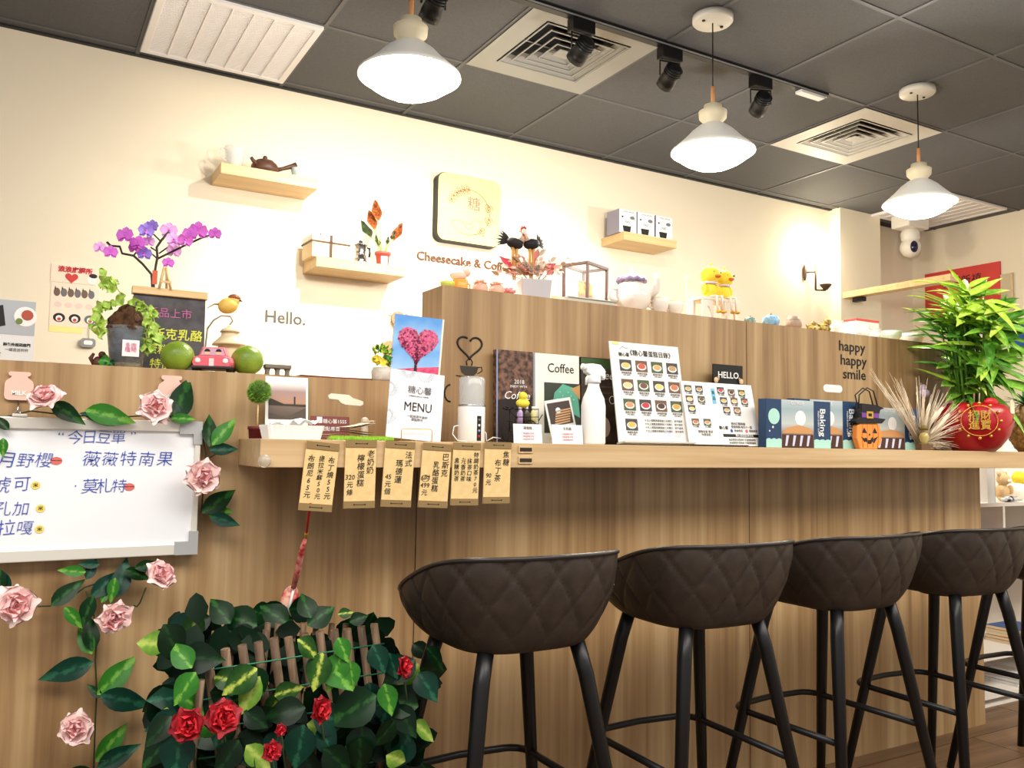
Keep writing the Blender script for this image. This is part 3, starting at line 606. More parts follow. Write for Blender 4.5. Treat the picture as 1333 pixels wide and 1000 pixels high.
MB().grid(heap, 30, 9, sm=False, wrap=True).build('soil_heap', SOIL, t)
LV = mat('vine_lime', (150, 190, 70), .4, noise=(80, (196, 220, 110))); lm = leaf_mesh('leaf', LV, .03, .026, .2, .3)
base = low(164, Y)
for sx, pts in ((-1, [(150, 392), (135, 395), (130, 410), (127, 425)]), (1, [(180, 390), (192, 400), (196, 418), (190, 435), (192, 452)]), (1, [(185, 392), (197, 405), (203, 425), (198, 447)]), (-1, [(160, 386), (150, 372), (138, 360)])):
    P = [at(x, y, Y-.03)-base for x, y in pts]; MB().tube(P, .0012, 5).build('vine', mat('vine_pale', (160, 170, 80), .6), t)
    for q in range(len(P)*3):
        a_ = P[min(len(P)-1, q//3)].lerp(P[min(len(P)-1, q//3+1)], (q % 3)/3); link('leaf', lm, t, a_, orient((-.3+random.uniform(-.4, .4), -.8, random.uniform(-.1, .6)), (random.uniform(-1, 1), 0, random.uniform(-1, .3))), scale=random.uniform(.6, 1.05))
# little things left of it
t = thing('pen_case', 'slim striped case lying on the low counter below the animal poster', 'case', low(96, 2.2))
bx('case_body', mat('case_white', (236, 228, 214), .6), t, -.05, .045, -.02, .02, 0, .008, bevel=.001); MB().tube([(-.053, -.012, .012), (.05, -.012, .0095)], .0032, 8).build('pen', mat('pen_dark', (110, 96, 84), .4), t)
t = thing('ceramic_squirrel', 'tiny dark brown animal figurine beside the plastic cup planter', 'figurine', low(127, 2.13))
BF = mat('figure_brown', (88, 48, 34), .5); MB().ell((0, 0, .015), (.011, .01, .015), 14, 8).build('body', BF, t); MB().ell((.008, 0, .034), (.008, .008, .008), 12, 8).build('head', BF, t); MB().tube([(-.009, 0, .01), (-.015, 0, .025), (-.009, 0, .036)], [.003, .005, .003], 8).build('tail', BF, t)
t = thing('leaf_ornament', 'small green leaf ornament leaning on the plastic cup planter', 'ornament', low(134, 2.06))
link('leaf', leaf_mesh('leaf', LEAFM[1], .03, .03, .2, .1), t, (0, 0, 0), orient((-.2, -1, .2), (.2, 0, 1))); link('leaf', leaf_mesh('leaf', LEAFM[0], .024, .024, .2, .1), t, (.006, 0, 0), orient((-.2, -1, .2), (.7, 0, .7)))
# chalkboard A-frame
Y = 2.2; a, b = at(173, 372, Y), at(271, 388, Y); ch = a.z-ZLOW; cw = b.x-a.x
t = thing('chalkboard', 'small standing chalkboard with pink and yellow chalk writing and wood header', 'chalkboard', (a.x, Y, ZLOW), rot=(-.06, 0, 0))
SL = mat('slate', (72, 70, 74), .8, noise=(30, (92, 90, 94)))
bx('slate', SL, t, .004, cw-.004, 0, .006, 0, ch-.004); bx('header', PALEW, t, 0, cw, -.008, .014, ch-.016, ch+.002, bevel=.001); bx('back_leg', PALEW, t, .02, cw-.02, .03, .036, 0, ch-.02)
YC = mat('chalk_yellow', (226, 232, 90), .9); PC = mat('chalk_pink', (196, 110, 160), .9)
text(t, '新品上市', cw*.5, ch*.72, cw*.15, PC, y=-.001); text(t, '巴斯克乳酪', cw*.52, ch*.47, cw*.17, YC, y=-.001, off=.0003, shear=.1); text(t, '蛋糕切片', cw*.5, ch*.29, cw*.15, YC, y=-.001, off=.0002, shear=.1); text(t, '特價', cw*.4, ch*.12, cw*.15, YC, y=-.001, off=.0002, shear=.1)
# tiny easel on the chalkboard header
p = at(216, 373, 2.2)
t = thing('mini_easel', 'tiny wooden display easel on top of the chalkboard', 'easel', (p.x, 2.2, ZLOW+ch+.001)); k = mpp(216, 360, 2.2)
for q in (((-8, 0), (-3, 28)), ((6, 0), (-1, 28)), ((2, 0), (0, 27))): MB().tube([(q[0][0]*k, 0 if q[0][0] != 2 else .012, 0), (q[1][0]*k, 0, q[1][1]*k)], 1.7*k, 6).build('leg', PALEW, t)
MB().box(-7*k, 6*k, -.004, -.001, 7*k, 10*k).build('ledge', PALEW, t); bx('card', mat('easel_card', (214, 96, 66), .6), t, -17*k, -11*k, -.002, 0, 4*k, 22*k)
# orchid
Y = 2.31; b = low(199, Y); k = mpp(200, 340, Y)
t = thing('orchid', 'purple and pink moth orchid arching above the chalkboard', 'orchid', b)
MB().lathe([(0, 0), (.035, 0), (.045, .07), (.05, .075), (.046, .075), (.04, .06), (0, .06)], 28, cap=False).build('pot', WHITEG, t); MB().lathe([(.042, .064), (0, .07)], 20, cap=False).build('moss', SOIL, t)
OS = mat('orchid_stem', (42, 36, 24), .5)
def op(x, y, dy=0): return at(x, y, Y+dy)-b
MB().tube([(0, 0, .06), op(198, 366), op(197, 357), op(186, 344), op(174, 333), op(159, 330), op(156, 321), op(144, 320), op(139, 315)], [.003]*9, 6).build('stem', OS, t)
MB().tube([(.004, 0, .06), op(200, 366), op(203, 345), op(205, 335), op(204, 322), op(210, 313), op(220, 302)], .003, 6).build('stem', OS, t)
MB().tube([op(205, 337), op(217, 331), op(240, 320), op(262, 310), op(277, 305)], .0026, 6).build('stem', OS, t)
for q in (((174, 333), (180, 325)), ((204, 327), (196, 322)), ((209, 314), (200, 305)), ((205, 337), (196, 329)), ((207, 330), (218, 322))): MB().tube([op(*q[0]), op(*q[1])], .002, 5).build('stem', OS, t)
OM = [mat('orchid_magenta', (196, 70, 196), .55, noise=(50, (226, 130, 226))), mat('orchid_pink', (236, 170, 240), .55, noise=(50, (246, 200, 246))), mat('orchid_violet', (104, 74, 196), .55, noise=(60, (176, 150, 230)))]
OPM = {}
def orchid_flower(px, py, s, m, n, dy):
    if m.name not in OPM:
        OPM[m.name] = (petal_mesh('petal', m, 1.1, .9, .15, .1), petal_mesh('petal', m, .7, .9, .15, .1), MB().ell((0, 0, .05), (.12, .1, .12), 10, 6).add([(-.1, -.05, .05), (.1, -.05, .05), (.16, -.3, .22), (0, -.42, .26), (-.16, -.3, .22)], [(0, 1, 2, 3, 4)]).mesh('flower_lip', OM[0]))
    A, B, C_ = OPM[m.name]; f = link('flower', C_, t, op(px, py, dy), orient(n, (0, 0, 1)), scale=s)
    for a_ in (90, -90): link('petal', A, f, (0, 0, 0), (0.15, 0, math.radians(a_)))
    for a_ in (0, 135, -135): link('petal', B, f, (0, 0, -.02), (0.05, 0, math.radians(a_)))
rn = random.Random(3)
for px, py, s, m in ((130, 322, 9, 1), (144, 328, 10, 0), (163, 306, 13, 0), (180, 316, 12, 0), (190, 300, 12, 2), (198, 294, 10, 2), (188, 330, 11, 2), (176, 322, 10, 0), (194, 314, 9, 1), (220, 300, 13, 1), (226, 312, 12, 1), (226, 326, 12, 1), (241, 312, 12, 0), (248, 304, 12, 0), (258, 300, 14, 0), (280, 304, 10, 0), (219, 342, 9, 0), (266, 304, 10, 1)):
    orchid_flower(px, py, s*k, OM[m], (rn.uniform(-.7, .4), -1, rn.uniform(-.3, .3)), rn.uniform(-.05, .02))
# limes
LIME = mat('lime_skin', (104, 132, 34), .35, noise=(14, (134, 160, 52)), bump=(300, .2))
for px, py, r, lab in ((231, 465, 21, 'green citrus fruit between the chalkboard and pink toy car'), (322, 468, 20.5, 'green citrus fruit to the right of the pink toy car')):
    Y = 2.07; k = mpp(px, py, Y); t = thing('green_citrus', lab, 'fruit', (X(px, py, Y), Y, ZLOW), group='green citrus fruits')
    MB().ell((0, 0, r*k*.95), (r*k, r*k, r*k*.95), 28, 18).build('fruit', LIME, t); MB().lathe([(.006, r*k*1.88), (.003, r*k*1.93), (0, r*k*1.93)], 8).build('stem_scar', mat('scar', (120, 100, 50), .8), t)
# toy car
Y = 2.06; k = mpp(278, 470, Y)
t = thing('toy_car', 'pink toy car with painted passengers between two green fruits', 'toy car', (X(278, 475, Y), Y, ZLOW), -.35)
CP = mat('car_pink', (226, 102, 116), .3); cz = 7*k
def hull(poly, y0, y1, mi, nm, m, tp=.85):
    c0 = sum(x for x, _ in poly)/len(poly); b_ = MB(); n = len(poly); ys = [(y0, .9), (y0+.15*(y1-y0), 1), (y1-.15*(y1-y0), 1), (y1, .9)]
    zs = min(z for _, z in poly); vs = [(c0+(x-c0)*f_, y, zs+(z-zs)*f_) for y, f_ in ys for x, z in poly]
    b_.add(vs, [(j*n+i, (j+1)*n+i, (j+1)*n+(i+1) % n, j*n+(i+1) % n) for j in range(3) for i in range(n)]+[tuple(range(n)), tuple(range(4*n-1, 3*n-1, -1))], 0, False); return b_.build(nm, m, t)
hull([(-24*k, cz), (24*k, cz), (26*k, cz+7*k), (24*k, cz+13*k), (16*k, cz+15*k), (-16*k, cz+15*k), (-24*k, cz+13*k), (-26*k, cz+7*k)], -.03, .045, 0, 'car_body', CP)
hull([(-19*k, cz+14.5*k), (19*k, cz+14.5*k), (14*k, cz+27*k), (-14*k, cz+27*k)], -.012, .035, 0, 'cabin', CP)
flat(t, 'windscreen', mat('car_window', (206, 168, 190), .15), [(-15*k, cz+16*k), (15*k, cz+16*k), (11.5*k, cz+25*k), (-11.5*k, cz+25*k)], -.0135, .001)
for x in (-7, 7): flat(t, 'painted_passenger', mat('skin_peach', (238, 190, 160), .6), disc(x*k, cz+20*k, 3.6*k, 14), -.0145, .0006); flat(t, 'painted_hair', INK, [(x*k+3.7*k*math.cos(q*.35), cz+20.6*k+3.7*k*math.sin(q*.35)) for q in range(10)], -.0152, .0006)
for x in (-17, 17): MB().ell((x*k, -.03, cz+8*k), (3.6*k, .004, 3.6*k), 14, 8).build('headlight', PAPER, t)
flat(t, 'grille', mat('grille_pinkwhite', (244, 214, 214), .4), rect(-3*k, 3*k, cz+1*k, cz+11*k), -.0315, .0012); bx('bumper', mat('bumper_dark', (50, 40, 44), .4), t, -25*k, 25*k, -.033, .047, cz-2*k, cz+1.5*k, bevel=.002)
for sx in (-1, 1):
    for y in (-.012, .03): MB().lathe([(0, -.006), (7*k, -.006), (7.2*k, 0), (7*k, .006), (0, .006)], 20, M=Matrix.Translation((sx*21*k, y, 7.1*k)) @ Matrix.Rotation(math.pi/2, 4, 'Y')).build('wheel', BLACK, t)
# bird lantern
Y = 2.22; b = low(298, Y); k = mpp(298, 400, Y)
t = thing('bird_lantern', 'yellow bird ornament perched on wire above a small cream lantern', 'ornament', b)
def bp(x, y, dy=0): return at(x, y, Y+dy)-b
BY = mat('bird_yellow', (222, 172, 70), .5, noise=(12, (236, 196, 100)))
Mb = Matrix.Rotation(-.35, 3, 'Y'); MB().ell(bp(297, 398), (13*k, 11*k, 10.5*k), 20, 12, M=Mb).ell(bp(304, 392), (8*k, 8*k, 8*k), 16, 10).build('bird_body', BY, t)
MB().ell(bp(305, 388), (8*k, 8.3*k, 5*k), 16, 10).build('bird_cap', mat('bird_cap', (150, 84, 44), .55), t); MB().tube([bp(312, 391, -.01), bp(316, 393, -.012)], [.003, .0005], 6).build('beak', BLACK, t)
MB().tube([bp(286, 396), bp(279, 396), bp(270, 401)], [.004, .002, .001], 6).build('tail', mat('bird_tail', (160, 130, 90), .5), t)
WG = mat('wire_grey', (150, 140, 130), .45); MB().tube([bp(270, 428), bp(278, 417), bp(288, 411), bp(300, 412), bp(303, 418), bp(299, 423)], .0022, 6).build('hook', WG, t)
MB().tube([bp(268, 482, .01), bp(267, 455, .01), bp(270, 428)], .0022, 6).build('post', WG, t)
cl = bp(299, 440); z0 = .002; LC = mat('lantern_cream', (226, 206, 168), .5)
MB().lathe([(16*k, z0), (17*k, z0+2*k), (14*k, cl.z-14*k), (14*k, cl.z-8*k), (22*k, cl.z-10*k), (20*k, cl.z-7*k), (11*k, cl.z+2*k), (10*k, cl.z+8*k), (13*k, cl.z+7*k), (10*k, cl.z+11*k), (4*k, cl.z+14*k), (1*k, cl.z+17*k), (0, cl.z+17*k)], 24, c=(cl.x, cl.y, 0)).build('lantern', LC, t)
# grey bench ornament
Y = 2.07; p = low(361, Y); k = mpp(361, 482, Y)
t = thing('stone_stool_ornament', 'small grey four-legged stone stool ornament at the right of the fruit', 'ornament', p)
SG = mat('stone_grey', (122, 114, 104), .8); bx('seat', SG, t, -17*k, 17*k, -.012, .012, 11*k, 16*k, bevel=.002)
for x in (-13, 0, 13): MB().lathe([(4.5*k, 0), (3*k, 4*k), (3*k, 8*k), (4.5*k, 11*k)], 14, c=(x*k, 0, 0)).build('leg', SG, t)
# red tray
t = thing('serving_tray', 'thin dark red tray lying on the low counter below the word Hello', 'tray', (X(437, 492, 2.1), 2.18, ZLOW), .0)
MB().prism(rect(-.095, .095, 0, .004), -.1, .1).build('tray_base', DKRED, t); MB().tube([(-.095, -.1, .007), (.095, -.1, .007), (.095, .1, .007), (-.095, .1, .007)], .003, 6, closed=True).build('tray_rim', DKRED, t)
# small pot with yellow flowers
Y = 2.04; b = low(498, Y); k = mpp(510, 470, Y)*.92
t = thing('yellow_flower_pot', 'small clear pot of yellow and green flowers beside the heart tree picture', 'plant', b)
MB().lathe([(0, 0), (12*k, 0), (15*k, 4*k), (16*k, 14*k), (14*k, 20*k), (0, 20*k)], 24).build('pot', mat('pot_frosted', (232, 226, 216), .15, trans=.3), t)
MB().ell((4*k, -.012, 4*k), (8*k, .01, 6*k), 12, 8).build('pot_ribbon', RED, t)
fy = mat('petal_yellow', (246, 214, 60), .5); gl = leaf_mesh('leaf', LEAFM[1], .024, .016, .2, .2); yl = petal_mesh('petal', fy, .02, .022, .3, .2); yg = leaf_mesh('leaf', mat('leaf_lime', (170, 196, 70), .5), .022, .016, .2, .2)
for q in range(34):
    v = Vector((random.gauss(0, 1), random.gauss(0, 1)-.6, random.gauss(.3, .8))).normalized(); c = Vector((0, 0, 27*k))+Vector((v.x*13*k, v.y*12*k, v.z*(11*k if q < 17 else 15*k)+(8*k if q % 3 else -4*k)))
    link('petal' if q % 3 == 0 else 'leaf', (yl, gl, yg)[q % 3], t, c, orient(v+Vector((0, -.5, .2)), (random.uniform(-1, 1), 0, random.uniform(.0, 1))))

# ================================================================== whiteboard and rose garland on the front of the low counter
Y = 1.972; a, b = at(262, 549, Y), at(257, 721, Y)
WW, WH = .75, a.z-b.z
t = thing('whiteboard', 'white framed whiteboard with blue handwriting hanging on the counter front', 'whiteboard', (a.x, Y, b.z))
bx('board_surface', mat('board_white', (240, 242, 246), .2), t, -WW+.01, -.01, 0, .012, .01, WH-.01)
for nm, q in (('frame_rail', (-WW, 0, -.006, .018, 0, .024)), ('frame_rail', (-WW, 0, -.006, .018, WH-.024, WH)), ('frame_rail', (-.012, 0, -.006, .018, .024, WH-.024))): bx(nm, ALU, t, *q, bevel=.002)
for z0, z1, zz in ((0, .05, 0), (WH-.05, WH, 1)):
    q = [(-.045, z0), (.002, z0), (.002, z1), (-.016, z1), (-.016, z0+.028), (-.045, z0+.028)] if not zz else [(-.045, z1-.028), (-.016, z1-.028), (-.016, z0), (.002, z0), (.002, z1), (-.045, z1)]
    MB().prism(q, -.009, .019).build('corner_cap', GREYPL, t)
def wx(px): return at(px, 640, Y).x-a.x
def wz(px, py): return at(px, py, Y).z-b.z
k = mpp(130, 620, Y)
def hand(s, px, py, size, m=BLUEINK, step=None, name='handwriting', y=-.0015, par=None, fx=wx, fz=wz):
    rnd = random.Random(len(s)*7+px)
    for i, c in enumerate(s):
        x = px+i*(step or size*1.08); text(par or t, c, fx(x), fz(x, py)+rnd.uniform(-.04, .04)*size*k, size*k*rnd.uniform(.92, 1.08), m, y=y, spin=rnd.uniform(-.1, .1), shear=.12, name=name, off=-.0004)
hand('“今日豆單”', 74, 570, 19, step=19); hand('月野櫻', 6, 600, 21, step=24); hand('薇薇特南果', 116, 599, 21, step=24); hand('琥可', 0, 632, 21, step=27); hand('·莫札特', 97, 634, 20, step=19); hand('孔加', 4, 663, 19, step=24); hand('拉嘎', 10, 689, 20, step=24)
for px, py, w_, m in ((71, 600, 7, 'r'), (168, 634, 6.5, 'r'), (46, 632, 5.2, 'y'), (54, 662, 5.2, 'y'), (54, 689, 5.2, 'y')):
    m_ = mat('magnet_red', (214, 110, 100), .5) if m == 'r' else mat('magnet_yellow', (240, 214, 110), .5)
    g = flat(t, 'round_sticker', m_, disc(wx(px), wz(px, py), w_*k, 18, 5*k), -.0012, .001); text(g, '一一' if m == 'r' else '米', wx(px), wz(px, py), 6*k, INK, y=-.0018)
bx('hanger_clip', ALU, t, wx(10), wx(30), -.008, .0, WH, WH+.006, bevel=.001); bx('hanger_clip', ALU, t, wx(210), wx(226), -.008, 0, WH, WH+.006, bevel=.001)
def milk(px, py, lab):
    c = at(px, py, 1.993); k = mpp(px, py, 1.99); h = thing('milk_bottle_hook', lab, 'hook', (c.x, 1.9985, c.z), group='milk bottle hooks')
    half = [(12, -18), (15.5, -16), (16.5, -12), (16.5, 3), (15, 7), (10, 11), (9, 13), (12, 14), (13, 17), (11, 19)]
    MB().prism([(x*k, z*k) for x, z in half]+[(-x*k, z*k) for x, z in half[::-1]], -.006, 0).build('bottle_plate', mat('hook_pink', (234, 192, 176), .5), h)
    text(h, 'MILK', 0, -9*k, 8*k, PAPER, y=-.0072, off=.0004)
    MB().tube([(0, -.003, -18*k), (0, -.008, -30*k), (-7*k, -.012, -40*k)], .0014, 6).tube([(0, -.008, -30*k), (7*k, -.012, -40*k)], .0014, 6).build('wire_hook', CHROME, h)
milk(25, 503, 'pink milk bottle hook near the left edge above the whiteboard'); milk(223, 508, 'pale milk bottle hook half hidden behind a rose above the whiteboard')
# garland
YG = 1.955; b = at(120, 760, YG); b = Vector((b.x, 1.99, b.z))
t = thing('rose_garland', 'artificial pink rose garland with green leaves around the whiteboard', 'garland', b)
def gp(x, y, dy=0): return at(x, y, YG+dy)-b
for path in ([(0, 545), (40, 535), (90, 541), (160, 543), (205, 540), (235, 545)], [(235, 545), (262, 560), (268, 590), (266, 620), (262, 668)], [(0, 785), (40, 790), (65, 789), (90, 780), (110, 765), (125, 760), (150, 755), (190, 745)], [(112, 770), (122, 800), (126, 830), (124, 860), (126, 900), (124, 940), (122, 1000), (121, 1040)], [(190, 765), (182, 785), (178, 790), (174, 788)], [(266, 600), (290, 586)]):
    MB().tube([gp(x, y, .018) for x, y in path], .0016, 6).build('vine', VINE, t)
GL = [leaf_mesh('leaf', IVYM[i], 1, .5, .22, .18, 8) for i in (0, 1, 2)]
for i, (x0, y0, x1, y1) in enumerate(((66, 524, 100, 545), (110, 534, 162, 546), (165, 547, 118, 540), (225, 548, 252, 500), (222, 545, 248, 545), (232, 548, 218, 520), (272, 582, 280, 548), (276, 580, 300, 550), (272, 586, 300, 586), (262, 668, 300, 642), (268, 668, 300, 664), (272, 672, 300, 682), (12, 560, 0, 545), (4, 570, 4, 590), (6, 745, 8, 775), (0, 740, -4, 772),
    (112, 745, 84, 742), (112, 755, 124, 732), (66, 789, 96, 762), (84, 790, 102, 812), (118, 778, 150, 750), (122, 775, 106, 808), (132, 785, 140, 770), (152, 778, 164, 736), (162, 742, 190, 748), (150, 752, 145, 778), (130, 735, 108, 735), (175, 740, 200, 733), (120, 852, 104, 822), (122, 862, 66, 880), (120, 848, 120, 815), (126, 905, 172, 866), (130, 905, 180, 915), (132, 908, 124, 900), (124, 992, 160, 955), (126, 1000, 170, 976), (122, 1005, 90, 1010))):
    p0, p1 = gp(x0, y0), gp(x1, y1, -.02+.015*(i % 3)); L = (p1-p0).length*1.3
    link('leaf', GL[(i*7) % 3], t, p0, orient((-.25+.5*((i*37) % 7)/7, -1, .25), p1-p0), scale=max(L, .03))
for i, (px, py, s, n) in enumerate(((60, 520, 25, (-.2, -.6, .6)), (202, 531, 29, (0, -1, .2)), (262, 621, 28, (.2, -1, 0)), (207, 750, 26, (.4, -.8, .35)), (147, 803, 27, (.2, -1, -.2)), (18, 788, 30, (.3, -1, .1)), (100, 948, 25, (-.3, -.9, .2)))):
    rose(t, gp(px, py, -.03), n, s*.00165, PINKP, 'pink', i)
# ================================================================== price cards hung on the bar shelf
CARDS = [((420.5, 576), 41, 88, 5, ['·布丁燒55元', '·提拉米蘇50元', '·布朗尼65元'], 'kraft price card with three dessert columns, leftmost on the bar shelf'),
         ((470, 573), 38.5, 87, 0, ['老奶奶', '　檸檬蛋糕', '　　320\n　元\n　條'], 'kraft price card reading 320, second from the left on bar shelf'),
         ((521, 574.5), 37, 84, 2.6, ['法式', '　　瑪德蓮', '　　　45\n　元\n　個'], 'kraft price card reading 45, hanging below the menu booklet'),
         ((569, 577.5), 36, 82, 3, ['巴斯克', '　　乳酪蛋糕', '　6吋\n499\n元'], 'kraft price card reading 499, hanging below the white blender bottle'),
         ((607.5, 576.5), 34, 80, 1.2, ['特調奶茶70元', '　·抹茶口味', '　·元香奶茶', '　·黑糖奶茶'], 'kraft price card with four narrow columns, second from right'),
         ((648, 575.5), 33, 78.5, .6, ['焦糖', '　　布丁茶', '　　90\n　　元'], 'kraft price card reading 90, rightmost beside the power sockets')]
for (px, py), w_, h_, roll, cols, lab in CARDS:
    Y = SHF-.004; c = at(px, py, Y); k = mpp(px, py, Y)/.93
    t = thing('price_card', lab, 'price card', (c.x, Y, c.z), rot=(.02, math.radians(roll), 0), group='kraft price cards on the bar shelf')
    W2 = w_/2*k*(.98+.12*(px-400)/250); H = h_*k*.94
    bx('card', KRAFT, t, -W2, W2, -.003, 0, -H, 0); bx('folded_band', KRAFTD, t, -W2, W2, -.005, -.0031, -.012*1.3, 0); bx('folded_band', KRAFTD, t, -W2, W2, -.005, -.0031, -H, -H+.0155)
    for z in (-.0075, -H+.008):
        for sx in (-1, 1): flat(t, 'eyelet', INK, disc(sx*W2*.36, z, .0016, 10), -.0056)
        MB().tube([(-W2*.36, -.0056, z), (W2*.36, -.0056, z)], .0005, 4).build('string', INK, t)
    n = len(cols); cwid = 2*W2/(n+.25)
    for i, s_ in enumerate(cols):
        x = W2-cwid*(i+.62)
        if '\n' in s_: lines = s_.split('\n'); vs = []; pad = 0
        st = '\n'.join(s_) if '\n' not in s_ else s_
        if '\n' in s_:
            z = -H*.55
            for l_ in lines: text(t, l_.strip('　'), x-.002, z, min(cwid*(.8 if n < 3 else .68), .017), INK, y=-.0036, name='handwriting', shear=.1); z -= .0165
        else:
            L_ = len(s_); sz = min(cwid*.82, (H-.038)/max(L_, 5)*.98); z = -.022
            for j, c_ in enumerate(s_):
                if c_ != '　' : text(t, c_, x+random.uniform(-.0006, .0006), z-.5*sz, sz*.98, INK, y=-.0036, name='handwriting', shear=.1, spin=random.uniform(-.08, .08))
                z -= sz*(1.0 if c_ not in '·　' else .55)
    if '499' in cols[-1]: line(t, 'drawn_ring', [(W2-cwid*2.62-.002+cwid*.45*math.cos(q*.5), -H*.55+.0075*math.sin(q*.5)) for q in range(14)], .0004, INK, -.0038)
# red lucky charm
b = at(404, 664, SHF-.0); t = thing('lucky_charm', 'red cord charm with a fish-shaped pouch hanging under the price card', 'charm', b)
def cp(x, y, Y): return at(x, y, Y)-b
MB().tube([cp(404, 655, 1.795), cp(402, 670, 1.81), cp(398, 700, 1.86)], .0028, 6).build('cord', RED, t); MB().tube([cp(399, 693, 1.85), cp(398, 699, 1.86)], .0042, 8).build('bead', GOLD, t)
MB().tube([cp(397, 703, 1.865), cp(394, 712, 1.88), cp(388, 742, 1.92), cp(382, 765, 1.95)], [.004, .006, .0075, .006], 8).build('tassel', mat('charm_pink', (228, 150, 140), .6, noise=(90, (196, 40, 46))), t)
c0 = cp(377, 780, 1.962); MB().ell(c0, (.02, .008, .032), 18, 10, M=Matrix.Rotation(.25, 3, 'Y')).build('pouch', mat('charm_red', (206, 48, 54), .6, noise=(60, (240, 190, 170))), t); MB().tube([c0+Vector((.006, -.009, .024)), c0+Vector((0, -.011, 0)), c0+Vector((-.006, -.009, -.026))], .003, 6).build('pouch_trim', PAPER, t)
# stickers on the panels
c = at(450, 520, D); k = mpp(450, 520, D)
t = thing('cloud_sticker', 'pale mint cloud-shaped sticker on the panel above the paper bags', 'sticker', (c.x, D, c.z))
flat(t, 'sticker', mat('cloud_mint', (222, 226, 206), .6), [(-24*k, 4*k), (-22*k, 0), (-10*k, -1*k), (-6*k, -5*k), (0, -7*k), (20*k, -8*k), (24*k, -6*k), (24*k, -2*k), (18*k, 0), (10*k, 2*k), (4*k, 6*k), (-20*k, 7*k)], -.001, .0008)
c = at(1084, 506, D); k = mpp(1084, 506, D)
t = thing('oval_sticker', 'blank white oval sticker on the panel above the cake boxes', 'sticker', (c.x, D, c.z)); t.scale.x = 1.4; flat(t, 'sticker', PAPER, rrect(-13*k, 13*k, -5*k, 5*k, 4.5*k), -.001, .0008)
c = at(1109, 470, D); k = mpp(1109, 470, D)
t = thing('smile_decal', 'black handwritten decal reading happy happy smile on the panel', 'decal', (c.x, D, c.z))
t.scale.x = 1.45
for i, s_ in enumerate(('happy', 'happy', 'smile')): text(t, s_, (0, .005, .008)[i]*1, (18-18*i)*k, 18.5*k, INK, y=-.001, sx=.82, off=.0006)
c = at(611, 461, D); k = mpp(611, 461, D)
t = thing('coffee_decal', 'black decal of a coffee cup with heart-shaped steam on the panel', 'decal', (c.x, D, c.z)); yd = -.001; t.scale.x = 1.12
line(t, 'steam_line', [(x, z+10*k) for x, z in [(q[0], q[1]) for q in heart(0, 0, 17*k, 40)][3:38]], .0026, INK, yd)
line(t, 'steam_line', [(-3*k, -15*k), (-4*k, -10*k), (0, -4*k), (4*k, -10*k), (3*k, -15*k)], .0014, INK, yd)
flat(t, 'cup', mat('decal_dark', (52, 46, 40), .6), [(-12*k, -16*k), (-10*k, -24*k), (-5*k, -28*k), (6*k, -28*k), (10*k, -24*k), (12*k, -16*k)][::1], -.001, .0008)
line(t, 'cup_handle', [(11*k, -17*k), (16*k, -16*k), (17*k, -21*k), (11*k, -25*k)], .0012, INK, yd); line(t, 'saucer', [(-17*k, -29*k), (-6*k, -30*k), (10*k, -30*k), (15*k, -28*k)], .0012, INK, yd)
c = at(588, 512, D); t = thing('cup_decal', 'second black coffee cup outline decal behind the blender bottle', 'decal', (c.x, D, c.z))
line(t, 'cup_outline', [(-.005+.016*math.cos(q*.4), .022*math.sin(q*.4)) for q in range(4, 13)], .0022, INK, yd); line(t, 'cup_outline', [(.03, .012), (.045, .016), (.048, -.005), (.03, -.014)], .0016, INK, yd)

# ================================================================== things on the bar shelf, left to right
def sh(px, Y, dz=0): return Vector((X(px, 578, Y), Y, ZSH+dz))
def zof(px, py, Y): return at(px, py, Y).z-ZSH
Y = 1.93; b = sh(334, Y); k = mpp(334, 520, Y)
t = thing('topiary_ball', 'green ball topiary on a thin stem in a dark red pot', 'plant', b)
MB().lathe([(0, 0), (10*k, 0), (11*k, 12*k), (12*k, 12*k), (12*k, 16*k), (0, 16*k)], 24).build('pot', DKRED, t); MB().tube([(0, 0, 15*k), (0, 0, 48*k)], .0018, 6).build('stem', PALEW, t)
bc_ = Vector((1*k, 0, 61*k)); MB().ell(bc_, (13.5*k, 13.5*k, 13.5*k), 18, 12).build('ball_core', mat('ball_green', (70, 104, 28), .8), t)
tf = MB(); rn = random.Random(1)
for q in range(900):
    v = Vector((rn.gauss(0, 1), rn.gauss(0, 1), rn.gauss(0, 1))).normalized(); s_ = v.orthogonal().normalized()*.0016; c = bc_+v*13*k; e = v*3.6*k+Vector((rn.uniform(-1, 1), rn.uniform(-1, 1), rn.uniform(-1, 1)))*.0015
    tf.add([c-s_, c+s_, c+e], [(0, 1, 2)], rn.randrange(2))
tf.build('ball_foliage', [mat('ball_leaf', (128, 168, 50), .6), mat('ball_leaf2', (92, 136, 36), .6)], t)['kind'] = 'stuff'
# sunset photo card
Y = 1.955; k = mpp(375, 540, Y); b = sh(373, Y)
t = thing('photo_card', 'white bordered photo card of a sunset harbour leaning on the counter', 'photo', b, rot=(-.1, 0, 0)); h_ = 82*k
bx('card', PAPER, t, -28*k, 28*k, 0, .003, 0, h_)
z0, z1 = 26*k, 78*k
SKY = bpy.data.materials.new('sunset_print'); SKY.use_nodes = True; nt = SKY.node_tree; tc = nt.nodes.new('ShaderNodeTexCoord'); sp = nt.nodes.new('ShaderNodeSeparateXYZ'); mr = nt.nodes.new('ShaderNodeMapRange'); mr.inputs[1].default_value = z0; mr.inputs[2].default_value = z1; cr = nt.nodes.new('ShaderNodeValToRGB')
nt.links.new(tc.outputs['Object'], sp.inputs[0]); nt.links.new(sp.outputs['Z'], mr.inputs[0]); nt.links.new(mr.outputs[0], cr.inputs[0]); nt.links.new(cr.outputs[0], nt.nodes['Principled BSDF'].inputs['Base Color'])
